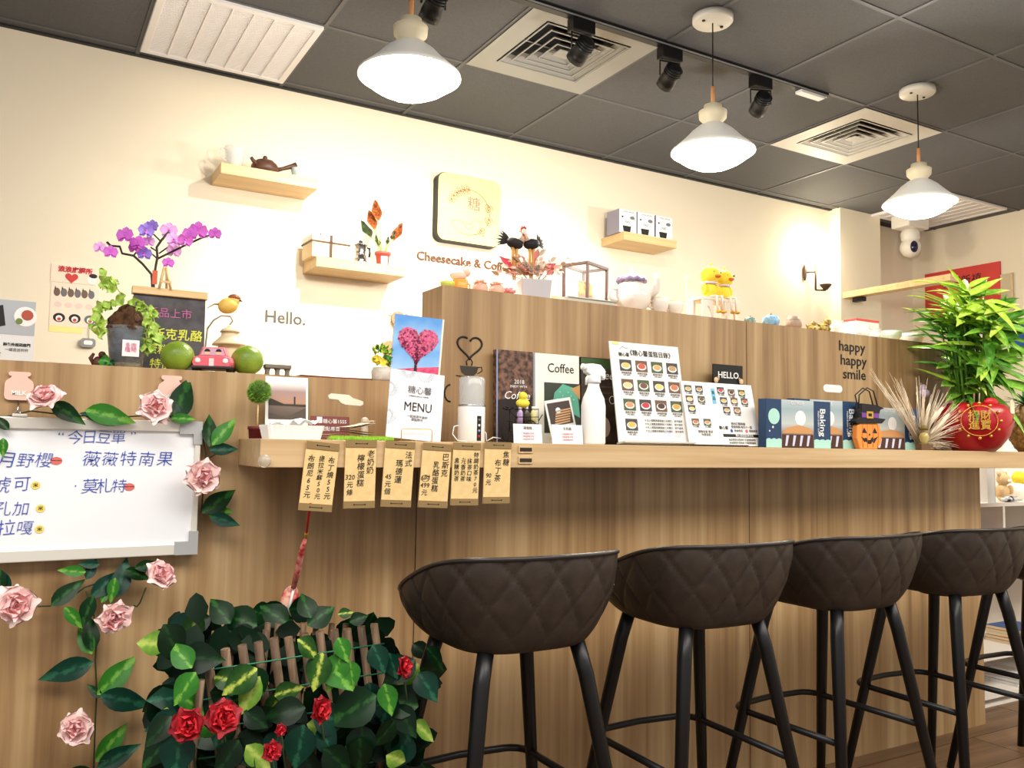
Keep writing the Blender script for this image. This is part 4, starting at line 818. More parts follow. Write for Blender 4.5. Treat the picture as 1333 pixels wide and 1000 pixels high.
for q, c_ in ((.0, (70, 62, 56)), (.36, (120, 98, 84)), (.42, (180, 136, 110)), (.7, (164, 136, 130)), (1, (128, 116, 130))):
    e = cr.color_ramp.elements.new(q); e.color = lin(c_)+(1,)
flat(t, 'printed_photo', SKY, rect(-24*k, 25*k, z0, z1)); DK = mat('print_dark', (60, 54, 48), .7)
flat(t, 'printed_shore', DK, [(-24*k, z0+18*k), (25*k, z0+17*k), (25*k, z0+20*k), (-4*k, z0+20*k), (-14*k, z0+24*k), (-24*k, z0+28*k)], -.0014); flat(t, 'printed_pier', mat('print_pier', (84, 74, 66), .7), [(-24*k, z0), (25*k, z0), (25*k, z0+16*k), (0, z0+3*k), (-24*k, z0+8*k)], -.0014)
flat(t, 'printed_tower', DK, rect(9*k, 11*k, z0+18*k, z0+30*k), -.0016); text(t, '旅行的意義是遇見美好的自己', 0, 20*k, 3.2*k, INKG)
# fluted paper tray
Y = 1.86; k = mpp(378, 565, Y); b = sh(379, Y)
t = thing('paper_tray', 'white fluted paper tray with crumpled tissue at left end of shelf', 'tray', b)
def flut(u, v):
    q = int(round(u*80)); f = u*4; s_ = int(f) % 4; r = f-int(f); hw, hd = (33+4*v)*k, (.03+.006*v); w_ = .0012*(1 if q % 2 else -1)
    p_ = [(-hw+2*hw*r, -hd), (hw, -hd+2*hd*r), (hw-2*hw*r, hd), (-hw, hd-2*hd*r)][s_]; n_ = [(0, -1), (1, 0), (0, 1), (-1, 0)][s_]; return (p_[0]+n_[0]*w_, p_[1]+n_[1]*w_, 18*k*v)
tt = MB(); tt.grid(flut, 80, 2, sm=False, wrap=True); tt.box(-33*k, 33*k, -.03, .03, 0, .001); tt.build('tray_wall', PAPER, t)
cr_ = MB(); rn = random.Random(9); cr_.grid(lambda u, v: ((-30+64*u)*k, -.02+.045*v, (17+9*rn.random()*(u > .4)+5*rn.random())*k), 9, 5, sm=False); cr_.build('tissue', PAPER, t)
# red name card
Y = 1.945; k = mpp(430, 553, Y); b = sh(430, Y)
t = thing('name_card', 'dark red name card with white lettering behind the paper bags', 'card', b, rot=(-.12, 0, 0)); bx('card', mat('card_maroon', (120, 60, 56), .6), t, -26*k, 26*k, 0, .002, 0, 31*k)
flat(t, 'printed_square', PAPER, rect(-18*k, -11*k, 22*k, 30*k)); text(t, '糖心馨1555', 6*k, 24*k, 6.4*k, PAPER); text(t, '甜點專賣', 0*k, 14*k, 6.4*k, PAPER)
Y = 1.955; b = sh(474, Y); k = mpp(474, 555, Y)
t = thing('peg_figurine', 'tiny pale peg doll figurine standing behind the paper bags', 'figurine', b); PF = mat('peg_pale', (196, 182, 164), .5)
MB().lathe([(0, 0), (6*k, 0), (5*k, 14*k), (4*k, 20*k), (0, 20*k)], 16).build('body', PF, t); MB().ell((0, 0, 25*k), (5.5*k, 5.5*k, 5.5*k), 14, 10).build('head', PF, t)
Y = 1.875
for i, (x0, x1, z, r_, lab) in enumerate(((419, 483, 0, .04, 'flat cream paper bag at the bottom of the small pile'), (424, 486, 3, -.06, 'flat cream paper bag in the middle of the small pile'), (432, 484, 8.5, .1, 'flat cream paper bag on top, its end lifting up'))):
    b = sh((x0+x1)/2, Y, .0003); k = mpp(450, 565, Y); w_ = (x1-x0)/2*k
    t = thing('paper_bag', lab, 'paper bag', b+Vector((0, 0, (5+i*5)*k)), r_, group='paper bags on the bar shelf')
    MB().grid(lambda u, v: ((-1+2*u)*w_, (-.028+.056*v), (2.5*k*math.sin(3*u+i) if i < 2 else 9*k*u*u)-1.2*k), 10, 3).grid(lambda u, v: ((-1+2*u)*w_, (.028-.056*v), (2.5*k*math.sin(3*u+i) if i < 2 else 9*k*u*u)+1.5*k), 10, 3).build('bag', mat('bag_cream', (226, 206, 178), .75), t)
    MB().grid(lambda u, v: (w_-.002-.01*v, -.029+.058*u, (2.5*k*math.sin(3-.3*v+i) if i < 2 else 9*k*(1-.05*v)**2)+2*k), 3, 2).build('bag_flap', mat('bag_flap', (206, 180, 146), .75), t)
Y = 1.825; b = sh(470, Y); k = mpp(470, 574, Y)
t = thing('grass_mat', 'strip of bright green artificial grass along the shelf edge', 'mat', b); bx('backing', mat('mat_back', (80, 130, 30), .9), t, -42*k, 42*k, -.018, .018, 0, .0015)
gb = MB(); rn = random.Random(4)
for q in range(1300): x, y = rn.uniform(-42, 42)*k, rn.uniform(-.018, .018); gb.add([(x-.0007, y, .001), (x+.0007, y, .001), (x+rn.uniform(-.003, .003), y+rn.uniform(-.003, .003), .006+.006*rn.random())], [(0, 1, 2)])
gb.build('grass_blades', mat('mat_blade', (150, 200, 50), .7), t)['kind'] = 'stuff'
# heart-tree canvas
Y = 2.006; k = mpp(545, 450, Y); b = low(540, Y); b.z += .003
t = thing('heart_tree_canvas', 'canvas picture of a pink heart-shaped tree under blue sky', 'picture', b, rot=(-.06, .07, -.27)); cw, chh = 32.5*k, 86*k
bx('stretcher', mat('canvas_edge', (238, 230, 210), .7), t, -cw, cw, 0, .018, 0, chh)
def gradient(name, stops, zlo, zhi, noise=0):
    m = bpy.data.materials.new(name); m.use_nodes = True; nt = m.node_tree; L = nt.links.new; tc = nt.nodes.new('ShaderNodeTexCoord'); sp = nt.nodes.new('ShaderNodeSeparateXYZ'); mr = nt.nodes.new('ShaderNodeMapRange'); cr = nt.nodes.new('ShaderNodeValToRGB')
    mr.inputs[1].default_value = zlo; mr.inputs[2].default_value = zhi; L(tc.outputs['Object'], sp.inputs[0])
    if noise:
        n = nt.nodes.new('ShaderNodeTexNoise'); n.inputs['Scale'].default_value = noise; L(tc.outputs['Object'], n.inputs['Vector']); ad = nt.nodes.new('ShaderNodeMath'); ad.operation = 'MULTIPLY_ADD'; ad.inputs[1].default_value = (zhi-zlo)*.7; L(n.outputs['Fac'], ad.inputs[0]); L(sp.outputs['Z'], ad.inputs[2]); s2_ = nt.nodes.new('ShaderNodeMath'); s2_.operation = 'SUBTRACT'; s2_.inputs[1].default_value = (zhi-zlo)*.35; L(ad.outputs[0], s2_.inputs[0]); L(s2_.outputs[0], mr.inputs[0])
    else: L(sp.outputs['Z'], mr.inputs[0])
    L(mr.outputs[0], cr.inputs[0]); L(cr.outputs[0], nt.nodes['Principled BSDF'].inputs['Base Color']); nt.nodes['Principled BSDF'].inputs['Roughness'].default_value = .6
    e = cr.color_ramp.elements; e[0].position, e[0].color = stops[0][0], lin(stops[0][1])+(1,); e[1].position, e[1].color = stops[-1][0], lin(stops[-1][1])+(1,)
    for p_, c_ in stops[1:-1]: q = e.new(p_); q.color = lin(c_)+(1,)
    return m
flat(t, 'painted_sky', gradient('canvas_sky', [(0, (170, 206, 240)), (.5, (110, 170, 232)), (.7, (150, 196, 240)), (1, (92, 156, 226))], 0, chh, 14), rect(-cw, cw-.005, 0, chh), -.001)
flat(t, 'painted_field', mat('field_pink', (196, 50, 96), .7, noise=(70, (226, 92, 130), 6)), [(-cw, 0), (cw-.005, 0), (cw-.005, 22*k), (0, 18*k), (-cw, 12*k)], -.0016)
flat(t, 'painted_trunk', mat('trunk_print', (58, 26, 30), .7), [(-3*k, 6*k), (2*k, 6*k), (1*k, 22*k), (8*k, 38*k), (0, 32*k), (-7*k, 40*k), (-2*k, 22*k)], -.0022)
hp = heart(0, 50*k, 28*k, 60); rn = random.Random(5)
flat(t, 'painted_crown', mat('crown_pink', (186, 60, 106), .7, noise=(90, (216, 100, 140), 6)), [(x*(1+rn.uniform(-.03, .03)), z+rn.uniform(-1, 1)*k) for x, z in hp], -.0028)
dots = MB()
for q in range(420):
    a_ = rn.randrange(60); f = math.sqrt(rn.random()); x = hp[a_][0]*f; z = 50*k+(hp[a_][1]-50*k)*f; dots.prism(disc(x, z, rn.uniform(.8, 1.8)*k, 6), -.0034, -.003, 0 if (z-46*k+x*.6)/k+rn.gauss(0, 12) > 0 else 1)
dots.build('painted_blossom', [mat('blossom_light', (232, 120, 158), .7), mat('blossom_dark', (136, 34, 76), .7)], t)['kind'] = 'stuff'
# MENU booklet in a gold wire stand
Y = 1.865; k = mpp(543, 530, Y); b = sh(538, Y)
t = thing('menu_booklet', 'white menu booklet with fan pattern leaning on the heart tree canvas', 'menu', b+Vector((0, 0, .004)), rot=(-.12, .085, -.12)); w_, h_ = 37*k, 90*k
bx('cover', mat('menu_white', (240, 238, 242), .5), t, -w_, w_, 0, .004, 0, h_)
PT = mat('menu_pattern', (200, 216, 226), .6)
for cx, cz, r0 in ((-w_, h_*.32, 12), (-w_, h_*.72, 12), (w_*.3, h_, 13), (-w_*.35, h_, 10)):
    for q in range(16):
        a_ = math.radians(-90+180*q/15) if cx == -w_ else math.radians(180+180*q/15); line(t, 'printed_ray', [(cx+r0*.45*k*math.cos(a_), cz+r0*.45*k*math.sin(a_)), (cx+r0*k*math.cos(a_), cz+r0*k*math.sin(a_))], .0006, PT, -.0006)
text(t, '糖心馨', 4*k, h_*.72, 11*k, INKG); text(t, 'MENU', 3*k, h_*.47, 16.5*k, INK, sx=.85); text(t, '一起享用午後的\n甜點時光', 3*k, h_*.31, 4*k, INKG); text(t, 'CHEESECAKE & COFFEE', 3*k, h_*.635, 2.6*k, INKG)
t = thing('wire_stand', 'thin gold wire stand holding the menu booklet', 'stand', b+Vector((0, -.012, 0)), -.12)
MB().tube([(-19*k, 0, .001), (-19*k, 0, 14*k), (-17*k, 0, 16*k), (20*k, 0, 16*k), (22*k, 0, 14*k), (22*k, 0, .001), (22*k, .03, .001), (-19*k, .03, .001)], .0011, 6, closed=True).build('wire', GOLD, t)
# portable blender bottle
Y = 1.88; b = sh(613, Y); k = mpp(613, 530, Y)
t = thing('blender_bottle', 'portable white blender bottle with clear jar and dark control strip', 'blender', b)
MB().lathe([(0, 0), (17*k, 0), (18*k, 1*k), (18*k, 46*k), (17*k, 47.5*k), (0, 47.5*k)], 32).build('motor_base', WHITEG, t)
MB().lathe([(16*k, 47.5*k), (17*k, 50*k), (17.2*k, 82*k), (15*k, 85*k), (0, 85*k), (0, 83.5*k), (14.5*k, 83.5*k), (16*k, 81*k), (15.8*k, 50*k), (14.5*k, 48*k)], 32, cap=False).build('jar', GLASS, t)
MB().lathe([(16.6*k, 46*k), (18.2*k, 46.5*k), (18.2*k, 48.5*k), (16.6*k, 49*k)], 32).build('collar', CHROME, t)
st_ = MB().grid(lambda u, v: (18.3*k*math.sin(-.06+.36*u), -18.3*k*math.cos(-.06+.36*u), (2+32*v)*k), 6, 1).build('control_strip', BLACK, t)
for i in range(4): MB().ell((2.1*k, -18.3*k, (8+7*i)*k), (1.6*k, .0008, 1.6*k), 10, 6).build('button', (RED, mat('btn_blue', (150, 160, 220), .4), PAPER, INKG)[i], st_)
MB().tube([(-17*k, 0, 22*k), (-25*k, 0, 20*k), (-28*k, -.005, 10*k), (-22*k, -.01, 2*k), (-14*k, -.03, 1*k)], .0014, 6).build('cord', WHITE, t); MB().tube([(17*k, 0, 18*k), (22*k, 0, 12*k), (20*k, -.01, 2*k), (30*k, -.01, 7*k), (44*k, 0, 6*k)], .0014, 6).build('cord', WHITE, t)
# coffee calendars
Y = 1.962
def cal(x0, x1, y0, lab, front):
    a, b_ = sh(x0, Y), sh(x1, Y); h_ = zof((x0+x1)/2, y0, Y); t = thing('coffee_calendar', lab, 'calendar', a, rot=(-.03, 0, 0), group='coffee calendars'); w_ = b_.x-a.x
    bx('board', front, t, 0.001, w_-.001, 0, .016, 0, h_, bevel=.0006); return t, w_, h_
BEAN = mat('bean_print', (52, 34, 26), .6, noise=(70, (128, 92, 74), 3))
t, w_, h_ = cal(645, 694, 456, 'dark coffee calendar printed with beans and 2018', BEAN); flat(t, 'spine_strip', mat('spine_blue', (136, 150, 186), .5), rect(.002, .006, 0, h_)); flat(t, 'printed_panel', mat('panel_dark', (34, 22, 18), .6), [(.008, 0), (w_-.004, 0), (w_-.004, h_*.52), (.008, h_*.46)], -.001)
text(t, '2018', w_*.62, h_*.66, .016, PAPER, y=-.0014); text(t, 'ENJOY WITH', w_*.6, h_*.61, .009, PAPER, y=-.0014); text(t, 'Coffee', w_*.55, h_*.51, .03, PAPER, y=-.0014, shear=.3)
t, w_, h_ = cal(695, 755, 461, 'cream coffee calendar with green illustration behind the spray bottle', mat('cal_cream', (244, 240, 226), .5)); text(t, 'Coffee', w_*.58, h_*.84, .036, INK, y=-.001, sx=.9)
flat(t, 'printed_picture', mat('cal_dark', (56, 62, 50), .6), rect(w_*.22, w_, h_*.12, h_*.68)); flat(t, 'printed_apron', mat('cal_green', (96, 176, 150), .6), [(w_*.4, h_*.45), (w_, h_*.3), (w_*.94, h_*.62), (w_*.62, h_*.67), (w_*.44, h_*.57)], -.0014); flat(t, 'printed_leafshade', mat('cal_tan', (196, 150, 96), .6), [(w_*.8, h_*.62), (w_, h_*.5), (w_, h_*.67)], -.0018)
for q in range(7): flat(t, 'printed_speck', mat('cal_speck', (220, 226, 180), .6), disc(w_*(.5+.06*q), h_*(.5+.04*((q*5) % 3)), .0016, 8), -.0018)
flat(t, 'spine_strip', mat('spine_blue'), rect(0.001, .004, 0, h_))
t, w_, h_ = cal(757, 806, 466, 'dark coffee calendar with white script at the right of the spray bottle', mat('cal_black', (40, 32, 28), .55, noise=(25, (72, 58, 48)))); text(t, 'Coffee', w_*.5, h_*.8, .034, PAPER, y=-.001, shear=.25); flat(t, 'printed_leaves', mat('cal_leaf', (60, 90, 50), .6), [(0, h_*.9), (w_, h_*.86), (w_, h_*.99), (0, h_*.99)]); flat(t, 'printed_cup', mat('cal_cup', (186, 160, 150), .6), disc(w_*.62, h_*.2, .018, 18, .028), -.001)
line(t, 'printed_ring', [(w_*.82+.01*math.cos(q*.5), h_*.52+.011*math.sin(q*.5)) for q in range(13)], .001, PAPER, -.001)
for q in range(3): flat(t, 'printed_shelf', mat('cal_shelf', (92, 74, 60), .6), rect(w_*.45, w_*.98, h_*(.52+.07*q), h_*(.535+.07*q)), -.001)
# wire bicycle basket with bird
Y = 1.875; b = sh(676, Y); k = mpp(676, 560, Y)
t = thing('wire_bicycle', 'small black wire bicycle stand carrying bottles and a yellow bird', 'ornament', b)
def bk(x, y, dy=0): return at(x, y, Y+dy)-b
for x, dy in ((663, -.01), (690, -.01)):
    c = bk(x, 562, dy); r = c.z-.001; MB().tube([c+Vector((r*.8*math.cos(q*math.pi/10), 0, r*math.sin(q*math.pi/10))) for q in range(20)], .0014, 6, closed=True).build('wheel', BLACKM, t)
    sp_ = MB(); [sp_.tube([c, c+Vector((r*.8*math.cos(q), 0, r*math.sin(q)))], .0007, 4) for q in (0.2, 1.3, 2.3, 3.4, 4.4, 5.5)]; sp_.build('spokes', BLACKM, t)
MB().tube([bk(663, 562), bk(664, 532), bk(655, 531), bk(668, 531)], .0016, 6).tube([bk(663, 562), bk(690, 562)], .0014, 6).tube([bk(664, 535), bk(690, 562)], .0014, 6).build('frame', BLACKM, t); MB().tube([bk(655, 531), bk(660, 533), bk(668, 531)], .003, 6).build('saddle', BLACKM, t)
for z_ in (533, 543, 552): MB().tube([bk(671, z_, -.02), bk(701, z_, -.02), bk(701, z_, .02), bk(671, z_, .02)], .0011, 5, closed=True).build('basket_wire', BLACKM, t)
for x in (671, 681, 691, 701): MB().tube([bk(x, 532, -.02), bk(x, 553, -.02)], .0009, 5).build('basket_wire', BLACKM, t)
MB().tube([bk(701, 548, -.02), bk(706, 540, -.02)], .0012, 5).build('hook', BLACKM, t)
for x, m in ((677, 'bottle_lilac'), (685, 'bottle_dark'), (694, 'bottle_lemon')):
    q = thing('mini_bottle', {'bottle_lilac': 'tiny lilac bottle in the wire bicycle basket', 'bottle_dark': 'tiny dark bottle in the middle of the wire bicycle basket', 'bottle_lemon': 'tiny lemon yellow bottle in the wire bicycle basket'}[m], 'bottle', b+Vector((bk(x, 550).x, 0, bk(x, 552).z)), group='tiny bottles in the basket'); m_ = mat(m, {'bottle_lilac': (196, 170, 214), 'bottle_dark': (70, 60, 44), 'bottle_lemon': (232, 220, 150)}[m], .3)
    MB().lathe([(0, 0), (4.4*k, 0), (4.4*k, 14*k), (2*k, 18*k), (2*k, 21*k), (0, 21*k)], 14).build('bottle_body', m_, q); MB().lathe([(2.4*k, 19*k), (2.4*k, 23*k), (0, 23*k)], 12).build('cap', PAPER, q)
q = thing('yellow_bird', 'tiny yellow bird figurine above the wire bicycle basket', 'figurine', b+Vector((bk(680, 530).x, -.002, bk(680, 531).z)))
MB().ell((0, 0, 6*k), (10*k, 6*k, 6*k), 16, 10).build('body', mat('bird_lemon', (238, 220, 70), .5), q); MB().ell((0*k, 0, 15*k), (6*k, 6*k, 6*k), 14, 10).build('head', mat('bird_lemon'), q); MB().tube([(0, -.008, 14*k), (0, -.013, 13.5*k)], [.002, .0006], 6).build('beak', mat('beak_orange', (230, 140, 40), .5), q)
# small price cards
for x0, x1, y0, Y, tx, lab in ((669, 706, 552, 1.832, '磅蛋糕', 'small white price card in front of the wire bicycle'), (719, 759, 553, 1.835, '生乳酪', 'small white price card in front of the cookie photo')):
    a, b_ = sh(x0, Y), sh(x1, Y); w_ = b_.x-a.x; h_ = zof((x0+x1)/2, y0, Y); t = thing('counter_card', lab, 'card', a, rot=(-.1, 0, 0), group='small counter cards')
    bx('card', PAPER, t, 0, w_, 0, .0015, 0, h_); text(t, tx, w_*.5, h_*.78, .0085, INKG, y=-.0006)
    for q in range(3): text(t, '口味原味可可', w_*.5, h_*(.5-.15*q), .006, mat('pink_print', (214, 160, 176), .6), y=-.0006)
# polaroid of cookies
Y = 1.90; b = sh(738, Y); k = mpp(738, 540, Y)
t = thing('cookie_photo', 'tilted white-framed photo of stacked waffles behind a price card', 'photo', b, rot=(-.14, -.17, 0)); bx('card', PAPER, t, -21*k, 20*k, 0, .002, 0, 60*k)
flat(t, 'printed_photo', mat('photo_brown', (72, 60, 54), .6), rect(-18*k, 17*k, 26*k, 56*k)); flat(t, 'printed_cup', PAPER, disc(-3*k, 45*k, 4*k, 12), -.0014)
for q in range(6): flat(t, 'printed_waffle', mat('waffle', (206, 160, 116), .6), [((-12+q)*k, (27+3.2*q)*k), ((12+q)*k, (28+3.2*q)*k), ((12+q)*k, (30+3.2*q)*k), ((-12+q)*k, (29+3.2*q)*k)], -.0014)
# spray bottle
Y = 1.855; b = sh(772, Y); k = mpp(772, 530, Y)
t = thing('spray_bottle', 'plain white trigger spray bottle in front of the coffee calendars', 'bottle', b)
MB().lathe([(0, 0), (16*k, 0), (17*k, 2*k), (17*k, 50*k), (15*k, 60*k), (10*k, 70*k), (8*k, 76*k), (8*k, 82*k), (0, 82*k)], 32, sy=.8).build('bottle_body', mat('spray_white', (246, 246, 246), .35), t)
MB().lathe([(9*k, 80*k), (9.5*k, 81*k), (9*k, 90*k), (0, 90*k)], 24).build('collar', WHITE, t)
MB().prism([(-14*k, 97*k), (-14*k, 93*k), (-6*k, 89*k), (10*k, 89*k), (15*k, 84*k), (16*k, 92*k), (15*k, 98*k), (8*k, 104*k), (-4*k, 105*k), (-14*k, 104*k)], -.011, .011).build('spray_head', WHITE, t, bevel=.003)
MB().lathe([(0, 0), (4*k, 0), (4.6*k, 5*k), (0, 5*k)], 14, M=Matrix.Translation((-13*k, 0, 100*k)) @ Matrix.Rotation(-math.pi/2, 4, 'Y')).build('nozzle', WHITE, t); MB().tube([(-6*k, 0, 92*k), (-11*k, 0, 86*k), (-12*k, 0, 77*k)], [.004, .0035, .003], 8).build('trigger', WHITE, t)
# menu sheets
def photo(par, x, z, s, i, r=1):
    cols = ((222, 196, 110), (206, 90, 70), (214, 170, 110), (190, 150, 100), (226, 206, 140), (120, 80, 60), (230, 206, 120), (206, 120, 80), (224, 150, 110), (196, 60, 70), (80, 56, 44), (206, 160, 70), (222, 180, 90))
    bgs = (mat('photo_slate', (70, 66, 64), .6), mat('photo_umber', (112, 84, 66), .6), mat('photo_leaf', (78, 92, 60), .6))
    q = s*r; f = flat(par, 'printed_photo', bgs[i % 3], rect(x-s, x+s, z-q, z+q)); flat(f, 'printed_plate', PAPER, disc(x, z-q*.1, s*.8, 14, q*.6), -.0011); c = cols[i % 13]; flat(f, 'printed_cake', mat('cake_%d' % (i % 13), c, .6), disc(x, z, s*.62, 14, q*.48), -.0015)
Y = 1.875; a, b_ = sh(806, Y), sh(897, Y); w_ = b_.x-a.x; h_ = zof(850, 449, Y)*1.03; k = w_/91; kz = h_/134
t = thing('menu_sheet', 'tall white menu sheet with thirteen cake photos leaning back', 'menu', a+Vector((0, 0, .003)), rot=(-.17, 0, 0)); bx('board', mat('sheet_white', (246, 242, 236), .5), t, 0, w_, 0, .004, 0, h_); bx('clear_stand', mat('acrylic', (250, 246, 236), .1, trans=.5), t, -.003, w_, -.03, .006, -.0005, .004)
text(t, '《糖心馨蛋糕目錄》', 52*k, h_-14*kz, 6.8*k, INK); text(t, '糖心馨', 17*k, h_-17*kz, 4.6*k, INK); line(t, 'printed_logo', [(12*k, h_-10*kz), (16*k, h_-6*kz), (20*k, h_-8*kz), (24*k, h_-7*kz)], .0006, INKG, -.0008); flat(t, 'tape', mat('tape', (240, 216, 140), .4), rect(3*k, 12*k, h_-4*kz, h_), -.0012)
for r_ in range(4):
    for c_ in range(4):
        if r_ == 3 and c_ > 0: continue
        x, z = (18+20.5*c_)*k, h_-(31+26*r_)*kz; photo(t, x, z, 7.6*k, r_*4+c_, kz/k); text(t, ('原味重乳酪', '草莓生乳酪', '藍莓巴斯克', '檸檬乳酪塔')[(r_+c_) % 4], x, z-10.2*kz, 2.6*k, INKG); text(t, '六吋 480元', x, z-13*kz, 2*k, INKG)
for q in range(4): text(t, '＊以上蛋糕皆需提前三天預訂，恕不提供', 60*k, h_-(103+4.6*q)*kz, 2.8*k, INKG)
for x, m in ((64, 'stamp_blue'), (77, 'stamp_pink')): flat(t, 'printed_stamp', mat(m, {'stamp_blue': (206, 210, 232), 'stamp_pink': (246, 208, 206)}[m], .6), rect((x-4)*k, (x+4)*k, h_-124*kz, h_-116*kz))
Y = 1.86; a, b_ = sh(897, Y), sh(990, Y); w_ = b_.x-a.x; h_ = zof(940, 500, Y)*1.04; k = w_/93; kz = h_/86
t = thing('menu_sheet', 'low wide white menu sheet with small photos and a blue strip', 'menu', a+Vector((.004, 0, .003)), rot=(-.22, 0, 0)); bx('board', mat('sheet_white'), t, 0, w_, 0, .004, 0, h_); bx('base_strip', INK, t, .0, w_*.8, -.004, -.0005, 0, .002)
for i, (x, z) in enumerate(((8, 10), (22, 10), (8, 24), (23, 24), (9, 37), (11, 55), (26, 55), (50, 10), (64, 12), (78, 12), (52, 24), (66, 24), (80, 24), (54, 37), (68, 37))): photo(t, x*k, h_-z*kz, 4.6*k, i+2, kz/k); text(t, '手工甜點', x*k, h_-(z+6.4)*kz, 1.9*k, INKG)
flat(t, 'blue_strip', mat('strip_blue', (110, 186, 220), .5), rect(37*k, 42*k, h_-29*kz, h_-8*kz)); text(t, '新\n品', 39.5*k, h_-18*kz, 4*k, INK, line=1.4)
flat(t, 'printed_bar', INK, rect(44*k, 91*k, h_-74*kz, h_-70*kz)); text(t, '糖心馨甜點專賣店', 72*k, h_-72*kz, 3*k, PAPER, y=-.0016); text(t, '預約訂購專線', 66*k, h_-56*kz, 3.2*k, INKG); text(t, '營業時間 每日十一點', 70*k, h_-60.5*kz, 3*k, INKG); text(t, '糖心馨', 46*k, h_-62*kz, 4*k, INK); text(t, '寵物友善 歡迎\n外帶自取', 22*k, h_-70*kz, 3*k, INKG)
for x in (56, 76): flat(t, 'printed_dot', BLUEINK if x == 56 else mat('dot_rose', (214, 120, 140), .6), disc(x*k, h_-65.5*kz, 1.8*k, 10)); text(t, '粉絲專頁', (x+9)*k, h_-65.5*kz, 2.8*k, INKG)
for q in range(2): text(t, '本店使用天然食材 不添加防腐劑', 68*k, h_-(78+4*q)*kz, 2.5*k, INKG)
# HELLO board
Y = 1.955; b = sh(948, Y); k = mpp(948, 490, Y)
t = thing('hello_board', 'small black board reading HELLO held by two little painted hands', 'sign', b); z0 = zof(948, 497, Y); t.scale.x = 1.3
bx('board', BLACK, t, -20*k, 20*k, 0, .004, z0-4*k, z0+22*k); bx('stake', BLACK, t, -12*k, 12*k, 0.0005, .0035, 0, z0-4*k); text(t, 'HELLO', 0, z0+8*k, 11.5*k, PAPER, sx=.82, off=.0004)
for sx in (-1, 1):
    hm = MB(); hm.ell((sx*17*k, -.003, z0+1*k), (3*k, .003, 4*k), 10, 8); [hm.tube([(sx*17*k, -.004, z0+(1+1.6*q)*k), (sx*(13.5-.3*q)*k, -.005, z0+(2+1.8*q)*k)], .0013, 6) for q in range(3)]; hm.build('hand', mat('hand_tan', (226, 190, 150), .6), t); MB().tube([(sx*19*k, -.001, z0-2*k), (sx*24*k, 0, z0-10*k)], .0012, 6).build('arm', BLACK, t)

# ================================================================== right end of the bar shelf
NAVY = mat('box_navy', (32, 62, 98), .5); MINT = mat('box_mint', (176, 222, 208), .5)
def cake_box(x0, x1, y0, Y, lab, left=True):
    a, b_ = sh(x0, Y), sh(x1, Y); w_ = b_.x-a.x; h_ = zof((x0+x1)/2, y0, Y); k = w_/88
    t = thing('cake_box', lab, 'box', a, group='navy and cream cake boxes')
    bx('carton', NAVY, t, 0, w_, 0, .03, 0, h_, bevel=.0008)
    flat(t, 'printed_scene', gradient('box_scene', [(0, (110, 84, 70)), (.3, (150, 126, 108)), (.5, (196, 200, 196)), (.8, (156, 176, 182)), (1, (190, 200, 202))], 0, h_), rect(w_*.22, w_*.74, .0005, h_-.0005), -.0008)
    flat(t, 'printed_moon', PAPER, disc(w_*.52, h_*.62, h_*.16, 20), -.0014)
    flat(t, 'printed_bun', mat('bun_tan', (206, 150, 96), .6), [(w_*.24, h_*.3), (w_*.72, h_*.3), (w_*.66, h_*.42), (w_*.5, h_*.48), (w_*.32, h_*.42)], -.0016); flat(t, 'printed_cakes', mat('cake_choc', (72, 44, 34), .6), rect(w_*.24, w_*.72, .001, h_*.28), -.0016)
    for q in range(4): flat(t, 'printed_icing', mat('icing', (206, 206, 226), .6), [(w_*(.28+.11*q), h_*.04), (w_*(.31+.11*q), h_*.04), (w_*(.34+.11*q), h_*.26), (w_*(.3+.11*q), h_*.26)], -.0022)
    for x_0, x_1 in ((0, w_*.23), (w_*.73, w_)):
        flat(t, 'navy_band', NAVY, rect(x_0+.0003, x_1-.0003, .0005, h_-.0005), -.0012); n = 6
        wv = [(x_0+.0003, .0005), (x_1-.0003, .0005)]+[(x_1-.0003-(x_1-x_0-.0006)*q/24, h_*(.17+.022*abs(math.sin(q*math.pi/8)))) for q in range(25)]; flat(t, 'mint_wave', MINT, wv, -.0018)
    flat(t, 'printed_balloon', MINT, disc(w_*.115, h_*.64, w_*.085, 18), -.002); flat(t, 'printed_star', PAPER, disc(w_*.1, h_*.42, .004, 5), -.002); flat(t, 'printed_star', PAPER, disc(w_*.05, h_*.34, .003, 5), -.002)
    text(t, 'Baking', w_*.865, h_*.55, h_*.23, PAPER, y=-.0022, spin=math.pi/2, off=.0004); text(t, 'FRESH EVERY DAY', w_*.80, h_*.55, h_*.06, PAPER, y=-.0022, spin=math.pi/2); text(t, 'CUTICLE', w_*.47, h_*.93, h_*.1, PAPER, y=-.0022)
cake_box(997, 1081, 521, 1.825, 'navy and cream cake box nearest, leftmost of the three')
cake_box(1034, 1119, 521, 1.866, 'navy and cream cake box half hidden behind the leftmost one')
cake_box(1120, 1198, 531, 1.88, 'navy and cream cake box behind the pumpkin bag')
